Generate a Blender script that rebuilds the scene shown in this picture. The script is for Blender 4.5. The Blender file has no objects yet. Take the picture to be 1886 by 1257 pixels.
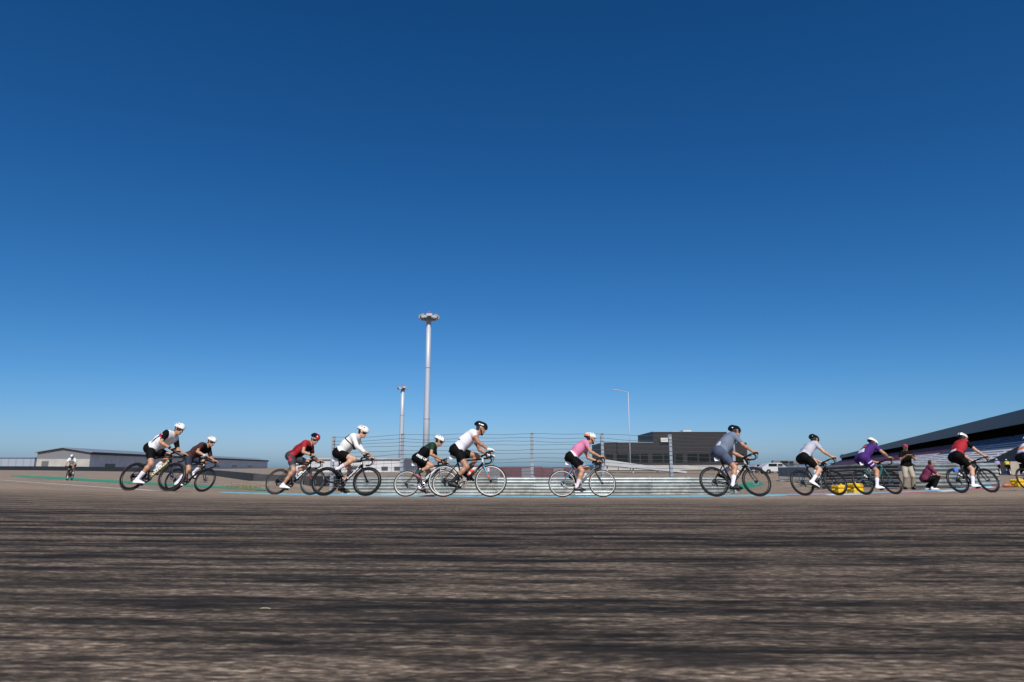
import bpy, math, random
import numpy as np
from mathutils import Vector, Matrix

random.seed(7)
rng = np.random.default_rng(7)
SC = bpy.context.scene
COL = SC.collection
rad = math.radians

# ------------------------------------------------------------------ camera
FPX = 1257.33                      # focal length in photo pixels (24 mm on 36 mm)
PITCH = math.atan((861 - 628.5) / FPX)
CZ = 0.90                          # camera height over the world zero
cam_d = bpy.data.cameras.new('camera')
cam = bpy.data.objects.new('camera', cam_d)
COL.objects.link(cam)
cam.location = (0, 0, CZ)
cam.rotation_euler = (math.pi / 2 + PITCH, 0, 0)
cam_d.sensor_width = 36
cam_d.lens = 24
cam_d.clip_start = 0.05
cam_d.clip_end = 12000
cam_d.dof.use_dof = True
cam_d.dof.focus_distance = 17.0
cam_d.dof.aperture_fstop = 10.0
SC.camera = cam

# ------------------------------------------------------------------ sky, sun, exposure
SUN_EL, SUN_AZ = rad(45), rad(171)          # azimuth clockwise from +Y: behind the camera, a little right
world = bpy.data.worlds.new('World')
SC.world = world
world.use_nodes = True
wn = world.node_tree
bg = wn.nodes['Background']
sky = wn.nodes.new('ShaderNodeTexSky')
sky.sky_type = 'NISHITA'
sky.sun_disc = False
sky.sun_elevation = SUN_EL
sky.sun_rotation = SUN_AZ
sky.altitude = 300
sky.air_density = 0.7
sky.dust_density = 1.0
sky.ozone_density = 8.0
# deep, polarised-looking blue: one colour response over the whole sky dome
def wmath(op, a, c):
    n = wn.nodes.new('ShaderNodeMath'); n.operation = op
    for i, v in enumerate((a, c)):
        if hasattr(v, 'is_output'): wn.links.new(v, n.inputs[i])
        else: n.inputs[i].default_value = v
    return n.outputs[0]
sep = wn.nodes.new('ShaderNodeSeparateColor'); wn.links.new(sky.outputs[0], sep.inputs[0])
comb = wn.nodes.new('ShaderNodeCombineColor')
for i, (k, pw) in enumerate(((2.35, 1.84), (1.12, 1.20), (1.11, 1.09))):
    c = wmath('MULTIPLY', sep.outputs[i], 0.1)
    q = wmath('MULTIPLY', wmath('POWER', c, pw), k)
    wn.links.new(wmath('MULTIPLY', wmath('MINIMUM', q, c), 10.0), comb.inputs[i])
wn.links.new(comb.outputs[0], bg.inputs[0])
bg.inputs[1].default_value = 0.088
sl = bpy.data.lights.new('sun', 'SUN')
sun = bpy.data.objects.new('sun', sl)
COL.objects.link(sun)
sdir = Vector((math.sin(SUN_AZ) * math.cos(SUN_EL), math.cos(SUN_AZ) * math.cos(SUN_EL), math.sin(SUN_EL)))
sun.rotation_euler = (-sdir).to_track_quat('-Z', 'Y').to_euler()
sl.energy = 3.7
sl.angle = rad(0.53)
sl.color = (1.0, 0.955, 0.89)
vs = SC.view_settings
vs.view_transform = 'Standard'
vs.look = 'None'
vs.exposure = 0.22
vs.gamma = 1.0
vs.use_curve_mapping = False

# ------------------------------------------------------------------ helpers
def ray(px, py):
    u = (px - 943) / FPX
    v = (628.5 - py) / FPX
    c, s = math.cos(PITCH), math.sin(PITCH)
    return np.array([u, c - v * s, s + v * c])

def at(px, py, d):
    """world point seen at a photo pixel, d metres ahead"""
    r = ray(px, py)
    p = r * (d / r[1])
    return np.array([p[0], p[1], p[2] + CZ])

def atx(px, d):
    return at(px, 861, d)[0]

def zy(py, d):
    return at(943, py, d)[2]

def tag(o, label=None, cat=None, group=None, kind=None):
    if label: o['label'] = label
    if cat: o['category'] = cat
    if group: o['group'] = group
    if kind: o['kind'] = kind
    return o

def empty(name, loc=(0, 0, 0), rot=(0, 0, 0), parent=None):
    o = bpy.data.objects.new(name, None)
    COL.objects.link(o)
    o.location = loc
    o.rotation_euler = rot
    o.empty_display_size = 0.1
    if parent: o.parent = parent
    return o

_mats = {}
def mat(name, col=(0.5, 0.5, 0.5), rough=0.6, metal=0.0, var=0.0, vscale=8.0, bump=0.0, bscale=40.0, coat=0.0, spec=0.5, alpha=None):
    if name in _mats: return _mats[name]
    m = bpy.data.materials.new(name)
    m.use_nodes = True
    nt = m.node_tree
    b = nt.nodes['Principled BSDF']
    b.inputs['Base Color'].default_value = (*col, 1)
    b.inputs['Roughness'].default_value = rough
    b.inputs['Metallic'].default_value = metal
    b.inputs['Specular IOR Level'].default_value = spec
    if coat: b.inputs['Coat Weight'].default_value = coat
    if alpha is not None:
        b.inputs['Alpha'].default_value = alpha
    if var > 0 or bump > 0:
        tc = nt.nodes.new('ShaderNodeTexCoord')
        if var > 0:
            n = nt.nodes.new('ShaderNodeTexNoise')
            n.inputs['Scale'].default_value = vscale
            n.inputs['Detail'].default_value = 6
            nt.links.new(tc.outputs['Object'], n.inputs['Vector'])
            r = nt.nodes.new('ShaderNodeValToRGB')
            r.color_ramp.elements[0].position = 0.3
            r.color_ramp.elements[1].position = 0.7
            r.color_ramp.elements[0].color = (*[max(0, c * (1 - var)) for c in col], 1)
            r.color_ramp.elements[1].color = (*[min(1, c * (1 + var)) for c in col], 1)
            nt.links.new(n.outputs['Fac'], r.inputs[0])
            nt.links.new(r.outputs[0], b.inputs['Base Color'])
        if bump > 0:
            n2 = nt.nodes.new('ShaderNodeTexNoise')
            n2.inputs['Scale'].default_value = bscale
            n2.inputs['Detail'].default_value = 4
            nt.links.new(tc.outputs['Object'], n2.inputs['Vector'])
            bp = nt.nodes.new('ShaderNodeBump')
            bp.inputs['Strength'].default_value = bump
            bp.inputs['Distance'].default_value = 0.02
            nt.links.new(n2.outputs['Fac'], bp.inputs['Height'])
            nt.links.new(bp.outputs[0], b.inputs['Normal'])
    _mats[name] = m
    return m

def link_mesh(name, me, mats, parent=None, smooth=False, loc=None):
    for m in (mats if isinstance(mats, (list, tuple)) else [mats]):
        me.materials.append(m)
    if smooth:
        me.polygons.foreach_set('use_smooth', [True] * len(me.polygons))
    o = bpy.data.objects.new(name, me)
    COL.objects.link(o)
    if parent: o.parent = parent
    if loc is not None: o.location = loc
    return o

class MB:
    """collects faces; build() links them as one mesh object"""
    def __init__(self):
        self.v, self.f, self.m = [], [], []
    def add(self, vs, fs, m=0):
        k = len(self.v)
        self.v.extend([tuple(p) for p in vs])
        self.f.extend([tuple(i + k for i in f) for f in fs])
        self.m.extend([m] * len(fs))
        return self
    def box(self, lo, hi, m=0):
        x0, y0, z0 = lo; x1, y1, z1 = hi
        return self.hexa([(x0, y0, z0), (x1, y0, z0), (x1, y1, z0), (x0, y1, z0), (x0, y0, z1), (x1, y0, z1), (x1, y1, z1), (x0, y1, z1)], m)
    def hexa(self, p, m=0):
        return self.add(p, [(0, 3, 2, 1), (4, 5, 6, 7), (0, 1, 5, 4), (1, 2, 6, 5), (2, 3, 7, 6), (3, 0, 4, 7)], m)
    def obox(self, a, b, w, z0, z1, m=0):
        """upright box from plan point a to plan point b, width w"""
        a = np.array(a[:2], float); b = np.array(b[:2], float)
        t = (b - a) / np.linalg.norm(b - a); n = np.array([-t[1], t[0]]) * w / 2
        q = [a + n, a - n, b - n, b + n]
        q = [q[0], q[1], q[2], q[3]]
        return self.hexa([(x, y, z0) for x, y in q] + [(x, y, z1) for x, y in q], m)
    def tube(self, pts, r, n=8, m=0, cap=True, sx=1.0):
        pts = [np.array(p, float) for p in pts]
        if not isinstance(r, (list, tuple, np.ndarray)): r = [r] * len(pts)
        tang = []
        for i in range(len(pts)):
            a = pts[max(i - 1, 0)]; b = pts[min(i + 1, len(pts) - 1)]
            t = b - a
            tang.append(t / (np.linalg.norm(t) + 1e-12))
        up = np.array([0, 0, 1.0])
        if abs(tang[0] @ up) > 0.95: up = np.array([0, 1.0, 0])
        s = np.cross(tang[0], up); s /= np.linalg.norm(s)
        vs = []
        for p, t, rr in zip(pts, tang, r):
            s = s - t * (s @ t); s /= np.linalg.norm(s)
            q = np.cross(s, t)
            for k in range(n):
                a = 2 * math.pi * k / n
                vs.append(p + rr * (math.cos(a) * s * sx + math.sin(a) * q))
        fs = []
        for i in range(len(pts) - 1):
            for k in range(n):
                fs.append((i * n + k, i * n + (k + 1) % n, (i + 1) * n + (k + 1) % n, (i + 1) * n + k))
        if cap:
            fs.append(tuple(range(n - 1, -1, -1)))
            fs.append(tuple((len(pts) - 1) * n + k for k in range(n)))
        return self.add(vs, fs, m)
    def ring(self, prof, n=56, c=(0, 0, 0), m=0, closed=True, axis='y'):
        """lathe a profile of (radius, offset) round an axis through c"""
        vs, fs = [], []
        L = len(prof)
        for i in range(n):
            a = 2 * math.pi * i / n
            for r, w in prof:
                if axis == 'y': vs.append((c[0] + r * math.cos(a), c[1] + w, c[2] + r * math.sin(a)))
                else: vs.append((c[0] + r * math.cos(a), c[1] + r * math.sin(a), c[2] + w))
        for i in range(n):
            j = (i + 1) % n
            for k in range(L if closed else L - 1):
                l = (k + 1) % L
                f = (i * L + k, i * L + l, j * L + l, j * L + k)
                fs.append(f if axis == 'y' else f[::-1])
        return self.add(vs, fs, m)
    def build(self, name, mats, parent=None, smooth=False, loc=None):
        me = bpy.data.meshes.new(name)
        me.from_pydata(self.v, [], self.f)
        mats = mats if isinstance(mats, (list, tuple)) else [mats]
        if len(mats) > 1: me.polygons.foreach_set('material_index', self.m)
        me.update()
        return link_mesh(name, me, mats, parent, smooth, loc)

# ------------------------------------------------------------------ implicit surfaces (bodies, clothes)
class Field:
    def __init__(s, lo, hi, h):
        s.lo = np.array(lo, float); s.h = h
        s.n = np.ceil((np.array(hi) - s.lo) / h).astype(int) + 1
        s.F = np.full(s.n, 1.0, np.float32)
    def sub(s, lo, hi):
        i0 = np.clip(np.floor((lo - s.lo) / s.h).astype(int), 0, s.n)
        i1 = np.clip(np.ceil((hi - s.lo) / s.h).astype(int) + 1, 0, s.n)
        ax = [s.lo[k] + s.h * np.arange(i0[k], i1[k]) for k in range(3)]
        G = np.meshgrid(*ax, indexing='ij')
        return tuple(slice(i0[k], i1[k]) for k in range(3)), G
    def group(s, prims, k=0.03, clips=(), infl=0.0, kk=0.02, carve=False):
        pts = []
        for p in prims:
            a, b, ra, rb = p
            r = max(ra, rb) + infl + 0.05
            pts += [np.array(a) - r, np.array(a) + r, np.array(b) - r, np.array(b) + r]
        pts = np.array(pts)
        sl, (X, Y, Z) = s.sub(pts.min(0), pts.max(0))
        if X.size == 0: return
        D = None
        for a, b, ra, rb in prims:
            a = np.array(a, float); b = np.array(b, float); ab = b - a
            L2 = ab @ ab + 1e-12
            t = np.clip(((X - a[0]) * ab[0] + (Y - a[1]) * ab[1] + (Z - a[2]) * ab[2]) / L2, 0, 1)
            d = np.sqrt((X - a[0] - t * ab[0]) ** 2 + (Y - a[1] - t * ab[1]) ** 2 + (Z - a[2] - t * ab[2]) ** 2) - (ra + t * (rb - ra)) - infl
            D = d if D is None else smin(D, d, k)
        for c, nn in clips:
            D = np.maximum(D, (X - c[0]) * nn[0] + (Y - c[1]) * nn[1] + (Z - c[2]) * nn[2])
        if carve: s.F[sl] = np.maximum(s.F[sl], -D)
        else: s.F[sl] = smin(s.F[sl], D.astype(np.float32), kk) if kk > 0 else np.minimum(s.F[sl], D)
    def mesh(s):
        return surface_nets(s.F, s.lo, s.h)

def smin(a, b, k):
    h = np.clip(0.5 + 0.5 * (b - a) / k, 0, 1)
    return b * (1 - h) + a * h - k * h * (1 - h)

_CO = [(i, j, k) for i in (0, 1) for j in (0, 1) for k in (0, 1)]
def surface_nets(F, lo, h):
    S = F < 0
    cnt = sum(S[i:S.shape[0] - 1 + i, j:S.shape[1] - 1 + j, k:S.shape[2] - 1 + k].astype(np.int8) for i, j, k in _CO)
    act = (cnt > 0) & (cnt < 8)
    idx = np.argwhere(act)
    vals = np.stack([F[idx[:, 0] + i, idx[:, 1] + j, idx[:, 2] + k] for i, j, k in _CO], 1)
    acc = np.zeros((len(idx), 3)); w = np.zeros(len(idx))
    for a in range(8):
        for b in range(a + 1, 8):
            df = np.array(_CO[b]) - np.array(_CO[a])
            if np.abs(df).sum() != 1: continue
            va, vb = vals[:, a], vals[:, b]
            cr = (va < 0) != (vb < 0)
            t = np.where(cr, va / np.where(cr, va - vb, 1), 0)
            acc += np.where(cr[:, None], np.array(_CO[a]) + t[:, None] * df, 0)
            w += cr
    V = lo + h * (idx + acc / w[:, None])
    vid = np.full(act.shape, -1, np.int64)
    vid[act] = np.arange(len(idx))
    quads = []
    for ax in range(3):
        o1, o2 = (ax + 1) % 3, (ax + 2) % 3
        A = np.take(S, range(0, S.shape[ax] - 1), ax); B = np.take(S, range(1, S.shape[ax]), ax)
        e = np.argwhere(A != B)
        e = e[(e[:, o1] > 0) & (e[:, o2] > 0) & (e[:, o1] < act.shape[o1]) & (e[:, o2] < act.shape[o2])]
        ins = A[tuple(e.T)]
        q = []
        for d1, d2 in ((0, 0), (-1, 0), (-1, -1), (0, -1)):
            c = e.copy(); c[:, o1] += d1; c[:, o2] += d2
            q.append(vid[tuple(c.T)])
        q = np.stack(q, 1)
        q = np.where(ins[:, None], q, q[:, ::-1])
        quads.append(q)
    Q = np.concatenate(quads)
    return V, Q[(Q >= 0).all(1)]

def np_mesh(name, V, Q, mats, parent=None, smooth=True, idx=None):
    me = bpy.data.meshes.new(name)
    n = len(Q)
    me.vertices.add(len(V)); me.vertices.foreach_set('co', np.asarray(V, np.float32).ravel())
    me.loops.add(n * 4); me.loops.foreach_set('vertex_index', np.asarray(Q, np.int32).ravel())
    me.polygons.add(n)
    me.polygons.foreach_set('loop_start', np.arange(n, dtype=np.int32) * 4)
    if idx is not None: me.polygons.foreach_set('material_index', np.asarray(idx, np.int32))
    me.update(calc_edges=True)
    me.validate()
    return link_mesh(name, me, mats, parent, smooth)

# ------------------------------------------------------------------ terrain: a banked left-hand bend
CX, CY, RK, PH = 1.5, 40.0, 21.0, rad(45)
_Lp = np.array([-1, 0, .5, 1, 2, 3, 4, 5, 7, 9, 12, 15, 19, 25, 60, 400])
_zp = np.array([-.89, -.85, -.826, -.802, -.757, -.713, -.672, -.633, -.563, -.50, -.42, -.36, -.32, -.30, -.30, -.30]) + 0.03
_Lg = np.arange(-2, 70, 0.1)
_zg = np.interp(_Lg, _Lp, _zp)
_ker = np.exp(-np.linspace(-2, 2, 21) ** 2); _ker /= _ker.sum()
_zg[10:-10] = np.convolve(_zg, _ker, 'valid')

def lat(x, y):
    """signed distance outwards from the inner kerb line, and distance along it"""
    x = np.asarray(x, float); y = np.asarray(y, float)
    dx, dy = x - CX, y - CY
    ph = np.arctan2(dx, -dy)
    L = np.hypot(dx, dy) - RK
    S = ph * RK
    for sg in (-1, 1):
        n = (math.sin(sg * PH), -math.cos(sg * PH)); t = (sg * math.cos(PH), sg * math.sin(sg * PH))
        sel = (ph * sg) > PH
        L = np.where(sel, dx * n[0] + dy * n[1] - RK, L)
        S = np.where(sel, sg * (PH * RK + dx * t[0] + dy * t[1]), S)
    return L, S

def kp(S, L):
    """plan point at distance S along and L out from the kerb line"""
    S = np.asarray(S, float); L = np.asarray(L, float)
    ph = np.clip(S / RK, -PH, PH); ex = S - ph * RK
    x = CX + (RK + L) * np.sin(ph) + ex * np.cos(ph)
    y = CY - (RK + L) * np.cos(ph) + ex * np.sin(ph)
    return x, y

def sstep(a, b, x):
    t = np.clip((x - a) / (b - a), 0, 1)
    return t * t * (3 - 2 * t)

def gz(x, y):
    x = np.asarray(x, float); y = np.asarray(y, float)
    L, S = lat(x, y)
    zt = np.interp(np.clip(L, -1, 60), _Lg, _zg)
    W = sstep(-15, -10.5, x) * (1 - sstep(11.0, 15.5, x))
    t = -L
    dip = sstep(0, 13, t) * (1 - sstep(24, 60, t)) * W
    zi = np.interp(np.clip(L, -1, 0), _Lg, _zg) - 0.70 * dip
    zt = zt + 0.065 * sstep(4, 9, -x) * sstep(0, 4, L)
    z = np.where(L > 0, zt, zi)
    far = sstep(70, 160, np.hypot(x, y - 20))
    return z * (1 - far) + (-0.86) * far + CZ

def gnd(px, py, d0=3.0, d1=400.0):
    """where the sight line through a photo pixel meets the ground"""
    r = ray(px, py)
    ds = np.geomspace(d0, d1, 1500)
    P = np.outer(ds / r[1], r)
    h = P[:, 2] + CZ - gz(P[:, 0], P[:, 1])
    i = np.argmax(h < 0)
    d = ds[i] if h[i] < 0 else d1
    return at(px, py, d)

def axis_grid(fine0, fine1, step, far, grow=1.25):
    a = list(np.arange(fine0, fine1 + 1e-6, step))
    s = step; v = a[-1]
    while v < far: s *= grow; v += s; a.append(v)
    s = step; v = a[0]; b = []
    while v > -far: s *= grow; v -= s; b.append(v)
    return np.array(b[::-1] + a)

def sheet(name, X, Y, Z, m, uv=None, parent=None):
    ny, nx = X.shape
    V = np.stack([X.ravel(), Y.ravel(), Z.ravel()], 1)
    i = np.arange(ny * nx).reshape(ny, nx)
    Q = np.stack([i[:-1, :-1].ravel(), i[:-1, 1:].ravel(), i[1:, 1:].ravel(), i[1:, :-1].ravel()], 1)
    a, b, c = V[Q[0, 0]], V[Q[0, 1]], V[Q[0, 2]]
    if np.cross(b - a, c - a)[2] < 0: Q = Q[:, ::-1]
    o = np_mesh(name, V, Q, m, parent, True)
    if uv is not None:
        ul = o.data.uv_layers.new(name='UVMap')
        vi = np.zeros(len(o.data.loops), np.int32); o.data.loops.foreach_get('vertex_index', vi)
        U = np.stack([uv[0].ravel(), uv[1].ravel()], 1)[vi]
        ul.data.foreach_set('uv', U.astype(np.float32).ravel())
    return o

# ---- ground materials
def nodes_of(m):
    m.use_nodes = True
    nt = m.node_tree
    return nt, nt.nodes['Principled BSDF']

def N(nt, t, **kw):
    n = nt.nodes.new(t)
    for k, v in kw.items():
        if k in n.inputs: n.inputs[k].default_value = v
        else: setattr(n, k, v)
    return n

def ramp(nt, src, stops):
    r = nt.nodes.new('ShaderNodeValToRGB')
    e = r.color_ramp.elements
    while len(e) < len(stops): e.new(0.5)
    for q, (p, c) in zip(e, stops):
        q.position = p
        q.color = (*c, 1) if isinstance(c, tuple) else (c, c, c, 1)
    nt.links.new(src, r.inputs[0])
    return r.outputs[0]

def mixc(nt, fac, a, b, blend='MIX'):
    m = nt.nodes.new('ShaderNodeMix'); m.data_type = 'RGBA'; m.blend_type = blend
    for s, v in ((m.inputs[0], fac), (m.inputs[6], a), (m.inputs[7], b)):
        if hasattr(v, 'is_output'): nt.links.new(v, s)
        elif isinstance(v, (int, float)): s.default_value = v
        else: s.default_value = (*v, 1)
    return m.outputs[2]

def noise_uv(nt, uvout, sx, sy, scale=1.0, detail=4, rough=0.6, dist=0.0, off=0.0):
    mp = N(nt, 'ShaderNodeMapping')
    mp.inputs['Scale'].default_value = (sx, sy, 1)
    mp.inputs['Location'].default_value = (off, off * 1.7, off * 0.3)
    nt.links.new(uvout, mp.inputs['Vector'])
    n = N(nt, 'ShaderNodeTexNoise', Scale=scale, Detail=detail, Roughness=rough, Distortion=dist)
    nt.links.new(mp.outputs[0], n.inputs['Vector'])
    return n.outputs['Fac']

def asphalt():
    m = bpy.data.materials.new('worn_asphalt')
    nt, b = nodes_of(m)
    uv = N(nt, 'ShaderNodeUVMap').outputs[0]
    stone = noise_uv(nt, uv, 36, 92, 1, 5, 0.68)                     # aggregate
    mp = N(nt, 'ShaderNodeMapping'); mp.inputs['Scale'].default_value = (50, 105, 1)
    nt.links.new(uv, mp.inputs['Vector'])
    vor = N(nt, 'ShaderNodeTexVoronoi', Scale=1.0); nt.links.new(mp.outputs[0], vor.inputs['Vector'])
    sv = N(nt, 'ShaderNodeSeparateColor'); nt.links.new(vor.outputs['Color'], sv.inputs[0])
    patch = noise_uv(nt, uv, 2.4, 11.0, 1, 7, 0.76, 0.4, off=2)       # worn and tarry patches
    rub = noise_uv(nt, uv, 0.075, 4.4, 1, 5, 0.70, 0.25, off=9)       # long rubber marks
    rub2 = noise_uv(nt, uv, 0.28, 17.0, 1, 4, 0.66, 0.2, off=13)
    big = noise_uv(nt, uv, 0.03, 0.25, 1, 3, 0.5, off=21)
    sy = N(nt, 'ShaderNodeSeparateXYZ'); nt.links.new(uv, sy.inputs[0])
    line = N(nt, 'ShaderNodeMapRange', interpolation_type='SMOOTHSTEP'); nt.links.new(sy.outputs[1], line.inputs[0])
    line.inputs[1].default_value = 7.0; line.inputs[2].default_value = 14.5; line.inputs[3].default_value = 0.20; line.inputs[4].default_value = 1.0
    ln = line.outputs[0]                                              # rubbered-in racing line lies towards the outside
    base = ramp(nt, stone, [(0.28, (0.054, 0.041, 0.030)), (0.48, (0.210, 0.156, 0.112)), (0.70, (0.66, 0.50, 0.365))])
    base = mixc(nt, 0.75, base, ramp(nt, sv.outputs[0], [(0.0, 0.45), (0.55, 0.95), (1.0, 1.55)]), 'MULTIPLY')
    film = N(nt, 'ShaderNodeMapRange', interpolation_type='SMOOTHSTEP'); nt.links.new(sy.outputs[1], film.inputs[0])
    film.inputs[1].default_value = 6.0; film.inputs[2].default_value = 17.0; film.inputs[3].default_value = 1.30; film.inputs[4].default_value = 0.66; film.clamp = True
    base = mixc(nt, 1.0, base, film.outputs[0], 'MULTIPLY')           # thin rubber film on the racing line
    pt = mathn(nt, 'MULTIPLY', ramp(nt, patch, [(0.42, 1.0), (0.54, 0.0)]), ln)
    base = mixc(nt, mathn(nt, 'MULTIPLY', pt, 0.86), base, (0.024, 0.020, 0.017))
    brk = ramp(nt, patch, [(0.42, 1.0), (0.68, 0.35)])
    rb = mathn(nt, 'MULTIPLY', mathn(nt, 'MULTIPLY', ramp(nt, rub, [(0.49, 0.0), (0.55, 1.0)]), brk), ln)
    col = mixc(nt, mathn(nt, 'MULTIPLY', rb, 0.92), base, (0.013, 0.0115, 0.010))
    rb2 = mathn(nt, 'MULTIPLY', ramp(nt, rub2, [(0.54, 0.0), (0.64, 1.0)]), mathn(nt, 'ADD', mathn(nt, 'MULTIPLY', ln, 0.6), 0.3))
    col = mixc(nt, mathn(nt, 'MULTIPLY', rb2, 0.65), col, (0.022, 0.018, 0.016))
    bb = ramp(nt, big, [(0.3, 0.85), (0.7, 1.12)])
    col = mixc(nt, 1.0, col, bb, 'MULTIPLY')
    nt.links.new(col, b.inputs['Base Color'])
    b.inputs['Roughness'].default_value = 0.82
    b.inputs['Specular IOR Level'].default_value = 0.08
    hh = mathn(nt, 'ADD', mathn(nt, 'ADD', stone, mathn(nt, 'MULTIPLY', sv.outputs[0], 0.5)), mathn(nt, 'MULTIPLY', patch, 1.2))
    bp = N(nt, 'ShaderNodeBump', Strength=0.55, Distance=0.012)
    nt.links.new(hh, bp.inputs['Height'])
    nt.links.new(bp.outputs[0], b.inputs['Normal'])
    return m

def mathn(nt, op, a, c):
    n = nt.nodes.new('ShaderNodeMath'); n.operation = op
    for s, v in ((n.inputs[0], a), (n.inputs[1], c)):
        if hasattr(v, 'is_output'): nt.links.new(v, s)
        else: s.default_value = v
    return n.outputs[0]

def soil(name, c0, c1, c2, sc=0.6):
    m = bpy.data.materials.new(name)
    nt, b = nodes_of(m)
    tc = N(nt, 'ShaderNodeTexCoord').outputs['Object']
    a = noise_uv(nt, tc, sc, sc, 1, 8, 0.65)
    f = noise_uv(nt, tc, 14, 14, 1, 4, 0.6, off=3)
    col = ramp(nt, a, [(0.32, c0), (0.5, c1), (0.68, c2)])
    col = mixc(nt, 0.6, col, ramp(nt, f, [(0.3, 0.7), (0.7, 1.25)]), 'MULTIPLY')
    nt.links.new(col, b.inputs['Base Color'])
    b.inputs['Roughness'].default_value = 0.95
    bp = N(nt, 'ShaderNodeBump', Strength=0.5, Distance=0.05)
    nt.links.new(f, bp.inputs['Height']); nt.links.new(bp.outputs[0], b.inputs['Normal'])
    return m

def paint(name, col, wear=0.35):
    m = bpy.data.materials.new(name)
    nt, b = nodes_of(m)
    tc = N(nt, 'ShaderNodeTexCoord').outputs['Object']
    a = noise_uv(nt, tc, 2.2, 2.2, 1, 8, 0.7)
    w = ramp(nt, a, [(0.45, 0.0), (0.75, 1.0)])
    c = mixc(nt, mathn(nt, 'MULTIPLY', w, wear), col, (0.10, 0.09, 0.08))
    nt.links.new(c, b.inputs['Base Color'])
    b.inputs['Roughness'].default_value = 0.7
    return m

M_ASPH = asphalt()
M_SAND = soil('sandy_ground', (0.17, 0.125, 0.085), (0.27, 0.205, 0.145), (0.34, 0.265, 0.19))
M_GREEN = paint('green_paint', (0.030, 0.27, 0.145), 0.25)
M_BLUE = paint('pale_blue_paint', (0.19, 0.44, 0.53), 0.35)
M_RED = paint('red_paint', (0.42, 0.085, 0.09), 0.35)
M_WHITE = paint('white_paint', (0.66, 0.68, 0.68), 0.3)

# ---- ground sheet to the horizon
gx = axis_grid(-48, 48, 0.8, 5000)
gy = axis_grid(-6, 72, 0.8, 5000)
GX, GY = np.meshgrid(gx, gy)
tag(sheet('ground', GX, GY, gz(GX, GY) - 0.004, M_SAND), 'dry sandy ground stretching to the horizon', None, kind='structure')

# ---- race track: strip swept along the kerb line
def strip(name, S, L, dz, m, parent=None):
    SS, LL = np.meshgrid(S, L)
    X, Y = kp(SS, LL)
    Z = gz(X, Y) + dz
    return sheet(name, X, Y, Z, m, (SS * 1.6, LL), parent)

S_all = np.concatenate([np.arange(-70, -17, 1.0), np.arange(-17, 17, 0.35), np.arange(17, 90, 1.0)])
L_all = np.concatenate([np.arange(0.0, 20, 0.4), np.arange(20, 46, 1.0)])
tag(strip('race_track', S_all, L_all, 0.012, M_ASPH), 'worn brown asphalt race track with dark tyre marks', None, kind='structure')
# paved run-off beyond the white line, left and right
tag(strip('paved_runoff', np.arange(-62, -6.9, 0.7), np.linspace(-1, 0, 2) * 1.0 + 0.0, 0.010, M_ASPH), 'asphalt verge inside the white line', None, kind='structure')

def patch(name, polypx_lo, polypx_hi, dz, m, nacross=4, sub=8, d0=3.0):
    """band on the ground between two rows of photo pixels (near edge, far edge), as a real sheet"""
    def dense(pp):
        out = []
        for (a, b), (c, d) in zip(pp[:-1], pp[1:]):
            for i in range(sub): out.append((a + (c - a) * i / sub, b + (d - b) * i / sub))
        out.append(pp[-1])
        return np.array([gnd(x, y, d0)[:2] for x, y in out])
    A, B = dense(polypx_lo), dense(polypx_hi)
    t = np.linspace(0, 1, nacross)[:, None]
    X = A[None, :, 0] * (1 - t) + B[None, :, 0] * t
    Y = A[None, :, 1] * (1 - t) + B[None, :, 1] * t
    Lc, Sc = lat(X, Y)
    return tag(sheet(name, X, Y, gz(X, Y) + dz, m, (Sc * 1.6, Lc)), None, None, kind='structure')

def px_of(P):
    P = np.asarray(P, float)
    c, s = math.cos(PITCH), math.sin(PITCH)
    y, z = P[..., 1], P[..., 2] - CZ
    dep = y * c + z * s
    return 943 + FPX * P[..., 0] / dep, 628.5 - FPX * (-y * s + z * c) / dep

# ---- kerb: a raised, sloping strip of painted concrete segments
KERB = empty('kerb', (0, 0, 0))
tag(KERB, 'low painted kerb along the inside of the bend', None, kind='structure')
M_KRED = M_RED
def kerb_piece(s0, s1, prof, m):
    S = np.linspace(s0 + 0.004, s1 - 0.004, max(3, int((s1 - s0) / 0.5) + 2))
    X, Y, Z = [], [], []
    for l, h in prof:
        x, y = kp(S, np.full_like(S, l))
        X.append(x); Y.append(y); Z.append(gz(x, y) + h)
    X, Y, Z = map(np.array, (X, Y, Z))
    sheet('kerb_stone', X, Y, Z, m, None, KERB)
# near, red and white teeth low on the slope (right half), pale blue slope above
def near_mat(s):
    if s < -19: return M_WHITE
    if s < -12: return M_WHITE if int(s * 1.1) % 3 else M_BLUE
    if s < 5.5: return M_BLUE
    return M_RED if int((s + 40) / 1.5) % 4 else M_WHITE
s = -19.0
while s < 34:
    if s >= -12:
        q = -0.10 if s < 5.5 else -0.19
        kerb_piece(s, s + 1.5, [(0.03, 0.010), (q, 0.026 if s < 5.5 else 0.040)], near_mat(s))
        kerb_piece(s, s + 1.5, [(q, 0.0265 if s < 5.5 else 0.0405), (-0.30, 0.062), (-0.52, 0.066), (-0.56, 0.0)], M_BLUE)
    else:
        kerb_piece(s, s + 1.5, [(0.05, 0.018), (-0.14, 0.030), (-0.20, 0.0)], near_mat(s))
    s += 1.5
tag(strip('white_line', np.arange(-62, -17.4, 0.75), [0.14, -0.14], 0.020, M_WHITE), 'white painted edge line running to the kerb', None, kind='structure')
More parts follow.
